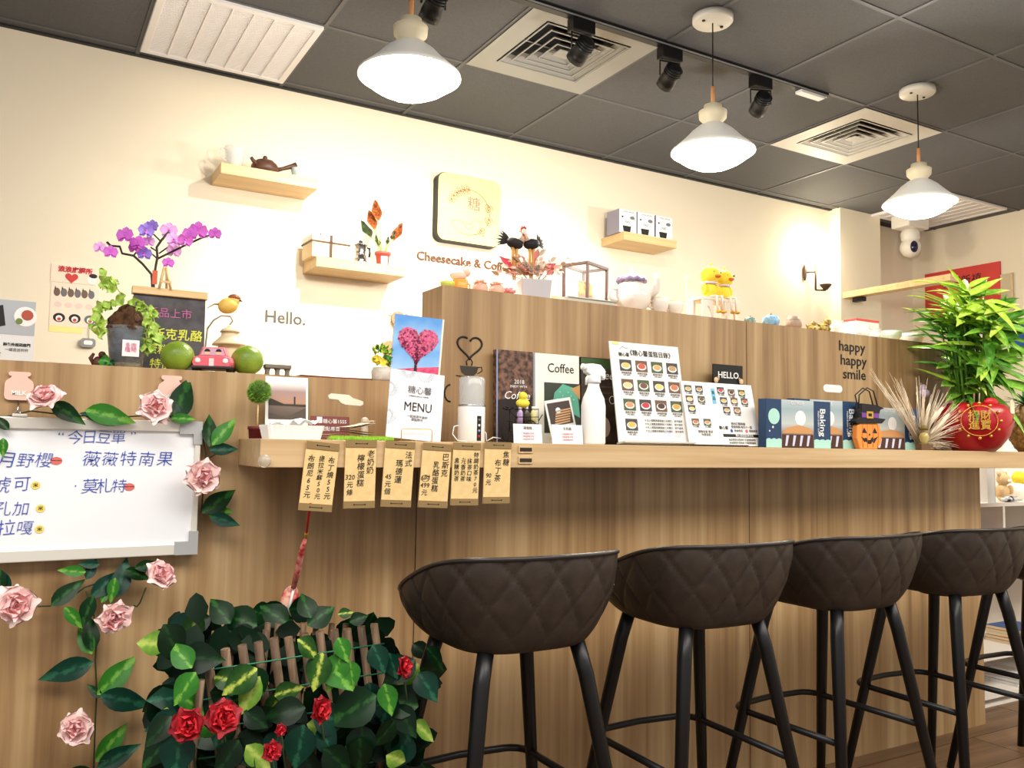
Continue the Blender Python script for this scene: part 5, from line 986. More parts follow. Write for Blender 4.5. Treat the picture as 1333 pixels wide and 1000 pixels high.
# pumpkin bag
Y = 1.833; b = sh(1132, Y); k = mpp(1132, 550, Y)
t = thing('pumpkin_bag', 'orange pumpkin party bag with a black witch hat and handles', 'bag', b); OR = mat('pumpkin_orange', (238, 146, 66), .7); t.scale.x = 1.3
MB().prism([(-14*k, 0), (12*k, 0), (18*k, 8*k), (20*k, 20*k), (16*k, 32*k), (8*k, 36*k), (-10*k, 36*k), (-18*k, 30*k), (-19*k, 14*k)], 0, .02).build('pumpkin_front', OR, t, bevel=.003)
for x in (-10, -3, 5, 12): line(t, 'pumpkin_rib', [(x*k, 2*k), (x*1.15*k, 18*k), (x*k, 33*k)], .0007, mat('pumpkin_line', (206, 108, 40), .7), -.0006)
HT = mat('hat_black', (26, 24, 26), .7)
MB().prism([(-20*k, 33*k), (18*k, 34*k), (24*k, 40*k), (12*k, 41*k), (16*k, 52*k), (22*k, 54*k), (10*k, 58*k), (-12*k, 59*k), (-13*k, 41*k), (-22*k, 36*k)], -.004, .022).build('witch_hat', HT, t)
flat(t, 'hat_band', mat('hat_purple', (120, 60, 150), .6), rect(-13*k, 13*k, 41*k, 47*k), -.0052); flat(t, 'hat_buckle', GOLD, rect(-6*k, 4*k, 40*k, 49*k), -.006); flat(t, 'buckle_hole', HT, rect(-3.5*k, 1.5*k, 42.5*k, 46.5*k), -.0066)
for sx in (-1, 1): flat(t, 'eye', INK, [((sx*8-4)*k, 21*k), ((sx*8+4)*k, 21*k), ((sx*8)*k, 28*k)], -.0008)
flat(t, 'nose', INK, [(-1.5*k, 18*k), (1.5*k, 18*k), (0, 21*k)], -.0008)
flat(t, 'mouth', INK, [(-13*k, 16*k), (-8*k, 9*k), (-5*k, 10*k), (-3*k, 7*k), (2*k, 7*k), (4*k, 10*k), (7*k, 8*k), (13*k, 17*k), (9*k, 15*k), (6*k, 14*k), (4*k, 16*k), (1*k, 12*k), (-3*k, 12*k), (-5*k, 15*k), (-8*k, 14*k)], -.0008)
for y in (0.002, .018): MB().tube([(-16*k+y, y, 52*k), (-14*k, y, 70*k), (-2*k, y, 80*k), (8*k, y, 76*k), (14*k, y, 56*k)], .0022, 6).build('handle', HT, t)
# dried grass bunch
Y = 1.87; b = sh(1197, Y); k = mpp(1197, 560, Y)
t = thing('dried_grass_bunch', 'fanned bunch of pale bearded dried wheat lying by the red pot', 'dried plant', b); rn = random.Random(12)
DG = [mat('straw_pale', (240, 226, 200), .8), mat('straw_dusty', (222, 200, 172), .8)]
tips = [(1130, 482), (1137, 486), (1144, 492), (1150, 486), (1158, 500), (1164, 482), (1170, 494), (1176, 505), (1196, 488), (1202, 492), (1208, 500), (1219, 498), (1226, 506), (1236, 506), (1244, 512), (1252, 512), (1258, 520), (1262, 528), (1255, 538), (1264, 542), (1258, 552), (1252, 560), (1246, 568), (1248, 578), (1238, 584), (1228, 586)]
for i in range(150):
    tx, ty = tips[i % len(tips)]; tx += rn.uniform(-6, 6); ty += rn.uniform(-6, 8); f = rn.uniform(.7, 1.02); p0 = Vector((rn.uniform(-.01, .02), rn.uniform(-.01, .01), .012+.015*rn.random()))
    p1 = at(tx, ty, Y-rn.uniform(0, .1))-b; p1 = p0.lerp(p1, f); p1.z = max(p1.z, .004); md = p0.lerp(p1, .5)+Vector((rn.uniform(-.01, .01), 0, rn.uniform(-.004, .014)))
    MB().tube([p0, md, p1], [.0011, .0008, .0003], 4).build('stalk', DG[i % 2], t)
for q in range(7):
    tx, ty = ((1215, 545), (1225, 552), (1222, 538), (1208, 535), (1230, 545), (1218, 558), (1205, 548))[q]; c = at(tx, ty, Y-.03)-b; d_ = (c-Vector((0, 0, .02))).normalized(); MB().ell(c, (.006, .006, .028), 10, 8, M=d_.to_track_quat('Z', 'Y').to_matrix()).build('ear', DG[0], t)
# wood block with little light bulb ornament, purple bird
b = sh(1203, 1.835); k = mpp(1203, 570, 1.835)
t = thing('bulb_ornament', 'tiny glass bulb ornament on a dark wooden block', 'ornament', b); bx('block', mat('block_brown', (104, 74, 48), .7), t, -12*k, 12*k, -.012, .012, 0, 8*k, bevel=.001)
MB().lathe([(0, 8*k), (4*k, 8*k), (4*k, 11*k), (6.5*k, 16*k), (5*k, 22*k), (0, 24*k)], 16).build('bulb', mat('bulb_amber', (226, 206, 130), .1, trans=.4), t); MB().lathe([(5*k, 26*k), (6*k, 30*k), (0, 33*k)], 12).build('cap', mat('cap_olive', (120, 104, 40), .6), t)
b = Vector((at(1203, 512, 1.95).x, 1.95, ZSH)); k = mpp(1203, 512, 1.95)
t = thing('bird_pick', 'small lilac bird ornament on a stick by the bamboo pot', 'ornament', b); z0 = zof(1203, 512, 1.95); LB = mat('lilac', (190, 172, 206), .5)
MB().tube([(0, 0, 0), (0, 0, z0-5*k)], .0016, 6).build('stick', PALEW, t); MB().ell((0, 0, z0), (8*k, 6*k, 6*k), 16, 10).build('body', LB, t); MB().ell((-2*k, 0, z0+7*k), (4.5*k, 4.5*k, 4.5*k), 14, 10).build('head', LB, t); MB().tube([(6*k, 0, z0+1*k), (12*k, 0, z0+3*k)], [.004, .0015], 6).build('tail', LB, t)
# lucky bamboo in a red pot
Y = 1.865; b = sh(1268, Y); k = mpp(1268, 550, Y)
t = thing('lucky_bamboo', 'dense lucky bamboo plant in a round red pot with gold emblem', 'plant', b)
POT = mat('pot_red', (176, 16, 30), .35, coat=.3)
R0 = .132; q_ = R0/54
MB().lathe([(0, 0), (28*q_, 0), (36*q_, 6*k), (48*q_, 20*k), (54*q_, 38*k), (52*q_, 50*k), (46*q_, 58*k), (36*q_, 62*k), (32*q_, 60*k), (0, 58*k)], 44).build('pot', POT, t)
PH = math.radians(50)
def onpot(x, z, lift=.0015):            # a point on the pot's skin, x measured round the belly from the side that carries the emblem
    r = R0*(1 if 26*k < z < 50*k else .97); a_ = -PH+x/R0; return Vector((math.sin(a_)*(r+lift), -math.cos(a_)*(r+lift), z))
MB().tube([onpot(21*k*math.cos(q*math.pi/20), 38*k+19*k*math.sin(q*math.pi/20)) for q in range(40)], .0016, 6, closed=True).build('gold_ring', GOLD, t)
for s_, x, z in (('招', -6.5, 44), ('財', 6.5, 44), ('進', -6.5, 32), ('寶', 6.5, 32)):
    p = onpot(x*k, z*k, .002); TEXTS.append(dict(parent=t, s=s_, x=p.x, z=p.z, size=13*k, m=GOLD, y=p.y, align='CENTER', name='gold_emblem', shear=0, spin=0, rz=-PH+x*k/R0, sx=1, off=.0005, line=1, ext=.0015, top=False))
for q in range(12): a_ = q*math.pi/6; p = onpot(26*k*math.cos(a_), 38*k+22*k*math.sin(a_), .0); MB().ell(p, (2*k, 2*k, 2*k), 8, 6).build('gold_flower', GOLD, t)
MB().ell((-.03, -.085, 62*k), (14*k, .014, 6*k), 14, 8).build('red_ribbon', RED, t); MB().prism([(6*k, 48*k), (14*k, 48*k), (14*k, 62*k), (10*k, 66*k), (6*k, 62*k)], -.128, -.125).build('tag', mat('tag_cream', (236, 226, 190), .6), t)
rn = random.Random(21)
BST = mat('bamboo_stalk', (92, 138, 50), .4)
LB_ = [leafmat('bamboo_lamplit', (164, 204, 56), (176, 212, 66), (206, 226, 110), .03), leafmat('bamboo_mid', (92, 150, 38), (110, 166, 46), (150, 190, 80), .03), leafmat('bamboo_deep', (50, 100, 30), (66, 122, 36), (100, 150, 60), .03)]
BLm = [leaf_mesh('leaf', m, 1, .2, .35, dr, 7, .6) for m in LB_ for dr in (.12, .35)]
zt = zof(1260, 362, Y)
BLm = [leaf_mesh('leaf', m, 1, .22, .35, dr, 7, .6) for m in LB_ for dr in (.06, .3)]
tops = []
for i in range(34):
    a_ = rn.uniform(0, 2*math.pi); r = math.sqrt(rn.random()); bx0 = Vector((26*k*r*math.cos(a_), 20*k*r*math.sin(a_), 58*k)); h_ = zt*(.45+.55*(1-r*.5)*rn.uniform(.75, 1.0))
    top = Vector((bx0.x*1.7, min(bx0.y*1.7, .09), h_)); MB().tube([bx0, bx0.lerp(top, .5)+Vector((rn.uniform(-.008, .008), 0, 0)), top], [.0042, .0038, .003], 7).build('stalk', BST, t); tops.append((bx0, top))
for i in range(296):
    b0, tp = tops[i % len(tops)]; f = rn.uniform(.12, 1.0) if i > 110 else rn.uniform(.88, 1.02); p0 = b0.lerp(tp, f); a_ = rn.uniform(0, 2*math.pi); hz = p0.z/zt
    out = Vector((math.cos(a_)+p0.x*4, math.sin(a_)*.9+p0.y*4-.15, (2.2*rn.random()+.7 if i <= 110 and i % 2 else .75*rn.random()-.05))).normalized()
    if p0.y+out.y*.12 > .11: out.y *= -.3
    up = Vector((-out.x*.6+rn.uniform(-.3, .3)-.2, -.55, .8)); bright = hz > .72 and rn.random() < .8 or rn.random() < .12; kk = 0 if bright else (1 if rn.random() < .65 else 2)  # high leaves mostly take the lighter green: pendant light put into their colour
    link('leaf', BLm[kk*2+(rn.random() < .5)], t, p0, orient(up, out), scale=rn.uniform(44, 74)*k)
# pineapple
Y = 1.9; b = sh(1340, Y); k = mpp(1330, 560, Y)
t = thing('pineapple', 'ripe brown pineapple at the right edge beside the red pot', 'fruit', b)
def pin(u, v):
    a_ = 2*math.pi*u; z = v; r = math.sin(math.pi*(.08+.86*v))**.5*24*k; p_ = (u*12+v*6) % 1; q_ = (u*12-v*6) % 1; bump = 1+.10*(1-2*abs(p_-.5))*(1-2*abs(q_-.5)); return (r*bump*math.cos(a_), r*bump*math.sin(a_), 62*k*z)
MB().grid(pin, 96, 40, wrap=True).build('fruit_body', mat('pineapple_skin', (96, 70, 36), .6, noise=(90, (150, 116, 60))), t)
pl = leaf_mesh('leaf', LEAFM[0], 1, .22, .4, .5, 6)
for i in range(22): a_ = i*2.4; e = .3+1.1*(i/22); link('leaf', pl, t, (4*k*math.cos(a_), 4*k*math.sin(a_), 59*k), orient((-math.cos(a_)*math.sin(e), -math.sin(a_)*math.sin(e), math.cos(e)), (math.cos(a_)*math.cos(e), math.sin(a_)*math.cos(e), math.sin(e)+.2)), scale=rn.uniform(24, 40)*k)
# posters on the right wall
a, b_ = atx(1204, 352, 5.69), atx(1302, 346, 5.69); lo = atx(1250, 412, 5.69)
t = thing('red_poster', 'red festive wall board with gold writing behind the bamboo leaves', 'poster', (5.698, (a.y+b_.y)/2, lo.z), -math.pi/2)
hw = abs(a.y-b_.y)/2; hh = (a.z+b_.z)/2-lo.z; bx('board', mat('poster_scarlet', (214, 66, 60), .6), t, -hw, hw, -.012, 0, 0, hh); text(t, '恭賀新禧', 0, hh*.72, hh*.22, INK, y=-.014); text(t, '大吉', 0, hh*.35, hh*.22, GOLD, y=-.014)
a = atx(1306, 357, 5.69); lo = atx(1306, 410, 5.69)
t = thing('beige_board', 'beige pin board on the right wall beside the red board', 'board', (5.698, a.y, lo.z), -math.pi/2); bx('panel', mat('board_beige', (206, 190, 160), .7), t, -.05, .06, -.01, 0, 0, a.z-lo.z); bx('edge', PALEW, t, .055, .065, -.014, -.0102, 0, a.z-lo.z)
a = atx(1326, 418, 5.69); lo = atx(1326, 455, 5.69)
t = thing('blue_poster', 'plain blue poster on the right wall by the bamboo leaves', 'poster', (5.698, a.y-.1, lo.z), -math.pi/2); bx('sheet', mat('poster_cobalt', (28, 86, 160), .6), t, -.16, .25, -.004, 0, 0, a.z-lo.z)
bx('pin', GOLD, t, -.145, -.135, -.008, -.0042, (a.z-lo.z)-.02, (a.z-lo.z)-.01)

# ================================================================== things on the high counter, left to right
def hi(px, Y): return Vector((X(px, 380, Y), Y, ZHI))
Y = 2.06; k = mpp(597, 365, Y)
t = thing('orange_mug', 'glossy orange mug with a sleeping pink animal lid', 'mug', hi(599, Y)); OG = mat('orange_glaze', (246, 172, 80), .25)
MB().lathe([(0, 0), (9*k, 0), (10*k, 2*k), (10*k, 15*k), (8.5*k, 16*k), (8.5*k, 3*k), (0, 3*k)], 24, cap=False).build('cup_body', OG, t); MB().tube([(9*k, 0, 12*k), (14*k, 0, 11*k), (14*k, 0, 5*k), (9*k, 0, 4*k)], 1.3*k, 8).build('handle', OG, t)
l_ = MB().ell((-3*k, 0, 21*k), (12*k, 8*k, 7*k), 18, 10).ell((7*k, -.004, 26*k), (6.5*k, 6*k, 6*k), 16, 10).build('animal_lid', mat('lid_pinkwhite', (240, 206, 184), .5), t); MB().prism([(3*k, 30*k), (6*k, 31*k), (4*k, 36*k)], -.006, .002).prism([(8*k, 31*k), (11*k, 30*k), (11*k, 36*k)], -.006, .002).build('ears', mat('lid_pinkwhite'), l_)
t = thing('lime_dish', 'small green lime-shaped dish at the left corner of high counter', 'dish', hi(582, 2.04)); MB().lathe([(0, 0), (5*k, 0), (8.5*k, 5*k), (9.5*k, 9*k), (8.6*k, 9*k), (7*k, 5*k), (0, 2*k)], 20, cap=False).build('bowl', mat('lime_dish', (206, 214, 100), .4), t); MB().ell((0, 0, 8*k), (6*k, 6*k, 3*k), 14, 8).build('filling', mat('lime_fill', (232, 232, 160), .5), t)
SAL = [mat('salmon_petal', (238, 182, 160), .6), mat('salmon_petal2', (244, 200, 180), .6)]
for px, lab in ((625, 'salmon ceramic rose candle beside the orange mug'), (646, 'salmon ceramic rose candle nearer the white flower pot')):
    Y = 2.055; k = mpp(px, 370, Y); t = thing('rose_candle', lab, 'candle', hi(px, Y), group='salmon rose candles'); MB().lathe([(0, 0), (8*k, 0), (10*k, 4*k), (10.5*k, 9*k), (8*k, 13*k), (0, 12*k)], 20).build('candle_base', SAL[0], t); rose(t, (0, 0, 12*k), (-.1, -.25, 1), 12*k, SAL, 'salmon', px)
Y = 2.05; k = mpp(661, 378, Y); t = thing('lotus_ornament', 'tiny pink lotus flower ornament left of the white planter', 'ornament', hi(662, Y)); MB().lathe([(0, 0), (5*k, 0), (6*k, 2*k), (0, 3*k)], 14).build('base', DKRED, t); lp = petal_mesh('petal', mat('lotus_pink', (238, 156, 160), .5), 6*k, 11*k, .4, -.1)
for q in range(12): a_ = q*math.pi/6; link('petal', lp, t, (2*k*math.cos(a_), 2*k*math.sin(a_), 1.5*k), Matrix.Rotation(a_-math.pi/2, 3, 'Z').to_quaternion() @ Matrix.Rotation(.5+.6*(q % 2), 3, 'X').to_quaternion())
MB().ell((0, 0, 7*k), (2*k, 2*k, 3*k), 10, 6).build('stamen', GOLD, t)
# white planter with dried bouquet and rooster picks
Y = 2.065; b = hi(694, Y); k = mpp(694, 360, Y)
t = thing('bouquet_planter', 'square white planter of dried pink flowers with leaves', 'planter', b); pw = 18*k
MB().add([(-pw, -pw, 0), (pw, -pw, 0), (pw, pw, 0), (-pw, pw, 0), (-pw*1.12, -pw*1.12, 25*k), (pw*1.12, -pw*1.12, 25*k), (pw*1.12, pw*1.12, 25*k), (-pw*1.12, pw*1.12, 25*k)], [(0, 3, 2, 1), (4, 5, 6, 7), (0, 1, 5, 4), (1, 2, 6, 5), (2, 3, 7, 6), (3, 0, 4, 7)]).build('planter_box', mat('planter_white', (196, 192, 196), .3), t, rot=(0, 0, -.3), bevel=.002)
rn = random.Random(8); FM = [mat('dry_pink', (206, 122, 116), .7), mat('dry_blush', (222, 170, 152), .7), mat('dry_cream', (204, 186, 166), .7), mat('dry_tan', (166, 126, 88), .7)]
lf = [leaf_mesh('leaf', m, 1, .5, .2, .2) for m in FM]; rl = leaf_mesh('leaf', mat('dry_rose', (206, 60, 84), .6), 1, .38, .3, .1)
for i in range(170):
    px, py = rn.gauss(692, 17), 356-abs(rn.gauss(0, 9)); c = at(px, py, Y+rn.uniform(-.03, .03))-b; d_ = Vector((c.x, c.y-.01, .02+.04*rn.random())); link('leaf', lf[i % 4], t, c-d_.normalized()*.01, orient((rn.uniform(-.6, .6), -1, rn.uniform(-.2, .8)), d_), scale=rn.uniform(8, 16)*k)
for q, (x0, y0, x1, y1) in enumerate(((668, 350, 660, 330), (672, 352, 664, 336), (710, 350, 724, 340), (712, 348, 720, 345))): p0, p1 = at(x0, y0, Y)-b, at(x1, y1, Y-.02)-b; link('leaf', rl, t, p0, orient((-.3, -1, .3), p1-p0), scale=(p1-p0).length*1.1)
for i in range(26): p1 = at(rn.uniform(655, 728), rn.uniform(332, 362), Y+rn.uniform(-.03, .03))-b; MB().tube([(p1.x*.3, p1.y*.3, 24*k), p1], .0006, 4).build('sprig', FM[3], t)
for cx, cy in ((700, 350), (690, 352), (684, 346)): rose(t, at(cx, cy, Y-.035)-b, (-.3, -1, .5), 8*k, [FM[2], FM[1]], 'creamrose', cx)
def rooster(px, py, flip, lab, cmb):
    b = Vector((at(px, py, Y-.01).x, Y-.01, ZHI+.05)); k_ = k; z0 = at(px, py, Y-.01).z-b.z; t = thing('rooster_pick', lab, 'ornament', b, group='rooster ornaments'); BKF = mat('feather_black', (30, 26, 28), .7); f = flip
    MB().ell((0, 0, z0), (12*k, 8*k, 7*k), 18, 10, M=Matrix.Rotation(.2*f, 3, 'Y')).build('body', BKF, t)
    MB().tube([(8*f*k, 0, z0+3*k), (11*f*k, 0, z0+10*k), (12*f*k, 0, z0+14*k)], [.012, .008, .007], 10).build('neck', mat('feather_cream', (206, 176, 150), .7), t); h = MB().ell((12.5*f*k, 0, z0+15*k), (4*k, 4*k, 4*k), 12, 8).build('head', mat('feather_white', (226, 216, 206), .7), t)
    MB().prism([(x*f*k, z0+z*k) for x, z in ((9, 18), (16, 18), (15, 22), (13, 19.5), (12, 23), (11, 19.5), (9, 22))][::f], -.003, .003).build('comb', cmb, h); MB().tube([(16*f*k, 0, z0+15*k), (20*f*k, 0, z0+14*k)], [.003, .0006], 6).build('beak', GOLD, h); MB().ell((14*f*k, -.002, z0+9*k), (2.5*k, 3*k, 4*k), 10, 6).build('wattle', cmb, h)
    tl = leaf_mesh('tail_feather', BKF, 1, .3, .2, .5)
    for q in range(6): link('tail_feather', tl, t, (-9*f*k, 0, z0+1*k), orient((0, -1, .1), (-f*(1-.14*q), 0, -.3+.26*q)), scale=(14+q)*k)
    for x in (-3, 3): MB().tube([(x*k, 0, z0-5*k), (x*.8*k, 0, z0-18*k), (x*k*.4, 0, .0)], [.006, .004, .002], 8).build('leg', mat('rooster_leg', (206, 150, 84), .6), t)
rooster(670, 317, 1, 'black rooster ornament with red comb standing over the bouquet', RED); rooster(692, 318, -1, 'black hen ornament facing left beside the rooster', mat('comb_dull', (150, 40, 44), .6))
# trays and glass display case
Y = 2.2; k = mpp(760, 380, Y); b = hi(757, Y)
t = thing('grey_tray', 'thin grey tray under the glass display case', 'tray', Vector((X(762, 390, 2.06), 2.08, ZHI)), .0); bx('tray_base', mat('tray_grey', (190, 188, 176), .5), t, -34*k, 36*k, -.05, .05, 0, 8*k, bevel=.002); MB().tube([(-34*k, -.052, 7*k), (36*k, -.052, 7*k)], .002, 6).build('tray_rim', mat('tray_grey'), t)
t = thing('wooden_tray', 'pale wooden tray under the glass display case', 'tray', Vector((X(752, 380, 2.14), 2.24, ZHI))); bx('tray_base', PALEW, t, -40*k, 42*k, -.10, .10, 0, 13*k, bevel=.001); bx('tray_edge', PALEW, t, -40*k, 42*k, -.104, -.1005, 0, 15*k)
zc = ZHI+15.5*k; c = at(762, 372, 2.24); t = thing('display_case', 'small brown-framed glass display case with golden figures inside', 'display case', (c.x, 2.24, zc), .42)
FRB = mat('case_brown', (92, 62, 56), .5); hw, hd, hh = 25*k, 18*k, 50*k
bx('base', FRB, t, -hw-.004, hw+.004, -hd-.004, hd+.004, 0, 6*k, bevel=.001); bx('plinth', mat('case_pink', (176, 136, 124), .5), t, -hw*.7, hw*.7, -hd*.7, hd*.7, 6*k, 10*k)
for sx in (-1, 1):
    for sy in (-1, 1): bx('post', FRB, t, sx*hw-.004, sx*hw+.004, sy*hd-.004, sy*hd+.004, 6*k, hh)
for sy in (-1, 1): bx('top_rail', FRB, t, -hw-.005, hw+.005, sy*hd-.005, sy*hd+.005, hh, hh+3.5*k)
for sx in (-1, 1): bx('top_rail', FRB, t, sx*hw-.005, sx*hw+.005, -hd, hd, hh+.0003, hh+3.5*k-.0003)
PG = mat('pane_glass', (255, 255, 252), .03, alpha=.1, spec=.6)
for sy in (-1, 1): bx('glass_pane', PG, t, -hw+.004, hw-.004, sy*hd-.0008, sy*hd+.0008, 6*k, hh)
for sx in (-1, 1): bx('glass_pane', PG, t, sx*hw-.0008, sx*hw+.0008, -hd+.004, hd-.004, 6*k, hh)
for i, x in enumerate((-10, 0, 10)):
    MB().lathe([(0, 10*k), (4*k, 10*k), (5*k, 16*k), (3*k, 22*k), (4.5*k, 26*k), (2*k, 31*k), (0, 32*k)], 14, c=(x*k, 0, 0)).build('golden_figure', GOLD, t)
lq = leaf_mesh('leaf', GOLD, 9*k, 4*k, .2, .1)
for i in range(8): link('golden_leaf', lq, t, ((-14+4*i)*k, 2*k, 24*k), orient((0, -1, .3), (math.cos(i), 0, 1)))
# white teapot and cups (plain)
Y = 2.09; b = hi(822, Y); k = mpp(822, 385, Y); CER = mat('ceramic_white', (238, 230, 220), .2, coat=.3)
t = thing('white_teapot', 'round white ceramic teapot with lilac trim on its lid', 'teapot', b)
MB().lathe([(0, 0), (14*k, 0), (16*k, 2*k), (24*k, 12*k), (26*k, 22*k), (22*k, 33*k), (14*k, 41*k), (12*k, 43*k), (0, 43*k)], 36).build('pot_body', CER, t)
l_ = MB().lathe([(17*k, 42*k), (18*k, 44*k), (14*k, 49*k), (8*k, 52*k), (3*k, 53*k), (3.5*k, 57*k), (0, 59*k)], 28).build('lid', CER, t)
MB().tube([(18*k*math.cos(q*math.pi/12), 18*k*math.sin(q*math.pi/12), 43*k+(1.5*k if q % 2 else -1*k)) for q in range(24)], 2.6*k, 6, closed=True).build('lilac_frill', mat('frill_lilac', (150, 130, 168), .4), l_)
MB().tube([(18*k, -.03, 22*k), (24*k, -.05, 30*k), (24*k, -.055, 44*k), (20*k, -.06, 52*k)], [.016, .012, .009, .008], 12).build('spout', CER, t); MB().tube([(-22*k, 0, 30*k), (-34*k, 0, 30*k), (-36*k, 0, 18*k), (-24*k, 0, 12*k)], 2.4*k, 8).build('handle', CER, t); MB().lathe([(9*k, -.0), (17*k, 0), (17*k, 1.5*k), (0, 1.5*k)], 24).build('foot', GOLD, t)
for px, s_, lab in ((858, 1, 'white ceramic cup next to the round teapot'), (878, .92, 'white ceramic cup with gold rim left of the toy ducks')):
    Y = 2.07; k = mpp(px, 392, Y)*s_; t = thing('white_cup', lab, 'cup', hi(px, Y), group='white ceramic cups'); MB().lathe([(0, 0), (5*k, 0), (5.5*k, 2*k), (11*k, 8*k), (13*k, 17*k), (12.4*k, 22*k), (11.4*k, 22*k), (11.5*k, 16*k), (9*k, 8*k), (0, 4*k)], 28, cap=False).build('cup_body', CER, t)
    MB().tube([(12*k*math.cos(q*math.pi/12), 12*k*math.sin(q*math.pi/12), 22*k) for q in range(24)], .0012, 6, closed=True).build('gold_rim', GOLD, t); MB().tube([(-11*k, 0, 18*k), (-17*k, 0, 17*k), (-17*k, 0, 10*k), (-10*k, 0, 8*k)], 1.5*k, 8).build('handle', CER, t); MB().lathe([(5.6*k, 0), (5.6*k, 1.6*k), (0, 1.6*k)], 20).build('foot', GOLD, t)
# toy bench with two toy ducks
Y = 2.09; b = hi(925, Y); k = mpp(925, 385, Y); t = thing('toy_bench', 'white toy bench with arched legs holding two yellow toy ducks', 'toy bench', b); BW = mat('bench_white', (240, 230, 216), .45)
bx('seat', BW, t, -30*k, 34*k, -.045, .035, 26*k, 30*k, bevel=.001)
for x0, x1 in ((-29, -11), (8, 31)):
    w_ = x1-x0; MB().prism([(x0*k, 0), ((x0+4)*k, 0)]+[((x0+4+(w_-8)*(.5-.5*math.cos(q*math.pi/8)))*k, (6+12*math.sin(q*math.pi/8))*k) for q in range(9)]+[((x1-4)*k, 0), (x1*k, 0), (x1*k, 26*k), (x0*k, 26*k)], -.043, -.035).build('arched_leg', BW, t)
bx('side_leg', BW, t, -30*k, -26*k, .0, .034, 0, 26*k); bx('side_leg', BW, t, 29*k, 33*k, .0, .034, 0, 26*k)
MB().prism([(-31*k, 30*k), (-15*k, 30*k), (-15*k, 46*k), (-26*k, 50*k), (-31*k, 56*k)], .028, .034).build('backrest', BW, t); MB().ell((-29*k, .03, 57*k), (3*k, 3*k, 3*k), 10, 8).build('knob', BW, t)
def duck(x, lab, s_):
    d = thing('toy_duck', lab, 'toy', b+Vector((x*k, -.012, 30*k)), -.1, group='yellow toy ducks'); DY = mat('duck_yellow', (246, 214, 60), .7); q = k*s_
    MB().ell((0, 0, 10*q), (10*q, 9*q, 11*q), 18, 12).build('body', DY, d); h = MB().ell((0, -.004, 30*q), (12.5*q, 12*q, 12*q), 22, 14).build('head', DY, d)
    MB().tube([(0, -.004, 41*q), (1*q, -.004, 46*q), (4*q, -.004, 46*q)], [.004, .003, .001], 6).build('tuft', DY, h); MB().ell((3*q, -12.5*q, 28*q), (5*q, 4*q, 2.2*q), 14, 8).build('beak', mat('duck_beak', (222, 110, 40), .5), h)
    for sx in (-1, 1): MB().ell((3*q+sx*5.5*q, -12*q, 33*q), (1.2*q, 1*q, 1.4*q), 8, 6).build('eye', BLACK, h)
    for sx in (-1, 1): MB().ell((sx*9.5*q, -.004, 12*q), (3*q, 5*q, 7*q), 12, 8).build('wing', DY, d)
    MB().lathe([(8*q, 18.5*q), (10*q, 19.5*q), (9.5*q, 21.5*q), (8*q, 22*q)], 18).build('scarf', mat('duck_scarf', (220, 206, 226), .6), d)
    for sx in (-1, 1): lg = MB().tube([(sx*4*q, -.02, 2*q), (sx*4*q, -.05, 1*q), (sx*4*q, -.054, -18*q)], 1.6*q, 8).build('leg', mat('duck_leg', (232, 216, 196), .6), d); MB().ell((sx*4*q, -.06, -20*q), (3*q, 5*q, 2*q), 10, 6).build('foot', mat('duck_foot', (232, 176, 60), .6), lg)
duck(-6, 'yellow toy duck sitting on the left of the white toy bench', 1); duck(18, 'yellow toy duck sitting on the right of the white toy bench', .95)
# small ceramic ornaments
def pumpkin(px, r, col, lab, Y=2.06, h=.8):
    k = mpp(px, 410, Y); t = thing('ceramic_pumpkin', lab, 'ornament', hi(px, Y), group='ceramic pumpkins'); m_ = mat('glaze_'+lab[:9].strip().replace(' ', '_'), col, .25, noise=(60, tuple(min(255, c_+50) for c_ in col)))
    MB().grid(lambda u, v: ((r*k*math.sin(math.pi*(.04+.92*v))**.7)*(1+.08*abs(math.cos(5*2*math.pi*u)))*math.cos(2*math.pi*u), (r*k*math.sin(math.pi*(.04+.92*v))**.7)*(1+.08*abs(math.cos(5*2*math.pi*u)))*math.sin(2*math.pi*u), r*k*h*(1-math.cos(math.pi*(.04+.92*v)))), 50, 14, wrap=True).build('body', m_, t); MB().tube([(0, 0, 1.85*r*k*h), (1*k, 0, 2.3*r*k*h)], [.003, .002], 6).build('stem', mat('stem_brown', (110, 84, 50), .6), t)
pumpkin(976, 7, (92, 120, 112), 'dark teal ceramic pumpkin right of the toy bench'); pumpkin(1003, 10.5, (96, 142, 176), 'blue ceramic pumpkin beside the brown vase')
Y = 2.06; k = mpp(1032, 412, Y); t = thing('clay_vase', 'small squat taupe clay vase between the ceramic ornaments', 'vase', hi(1032, Y)); MB().lathe([(0, 0), (8*k, 0), (11*k, 5*k), (11*k, 11*k), (7*k, 16*k), (7*k, 18*k), (5.6*k, 18*k), (5.6*k, 15*k), (0, 14*k)], 24, cap=False).build('vase_body', mat('clay_taupe', (160, 136, 116), .5), t); MB().tube([(9.6*k*math.cos(q*.5), 9.6*k*math.sin(q*.5), 13*k) for q in range(13)], .001, 5).build('glaze_line', mat('glaze_dark', (110, 90, 78), .4), t)
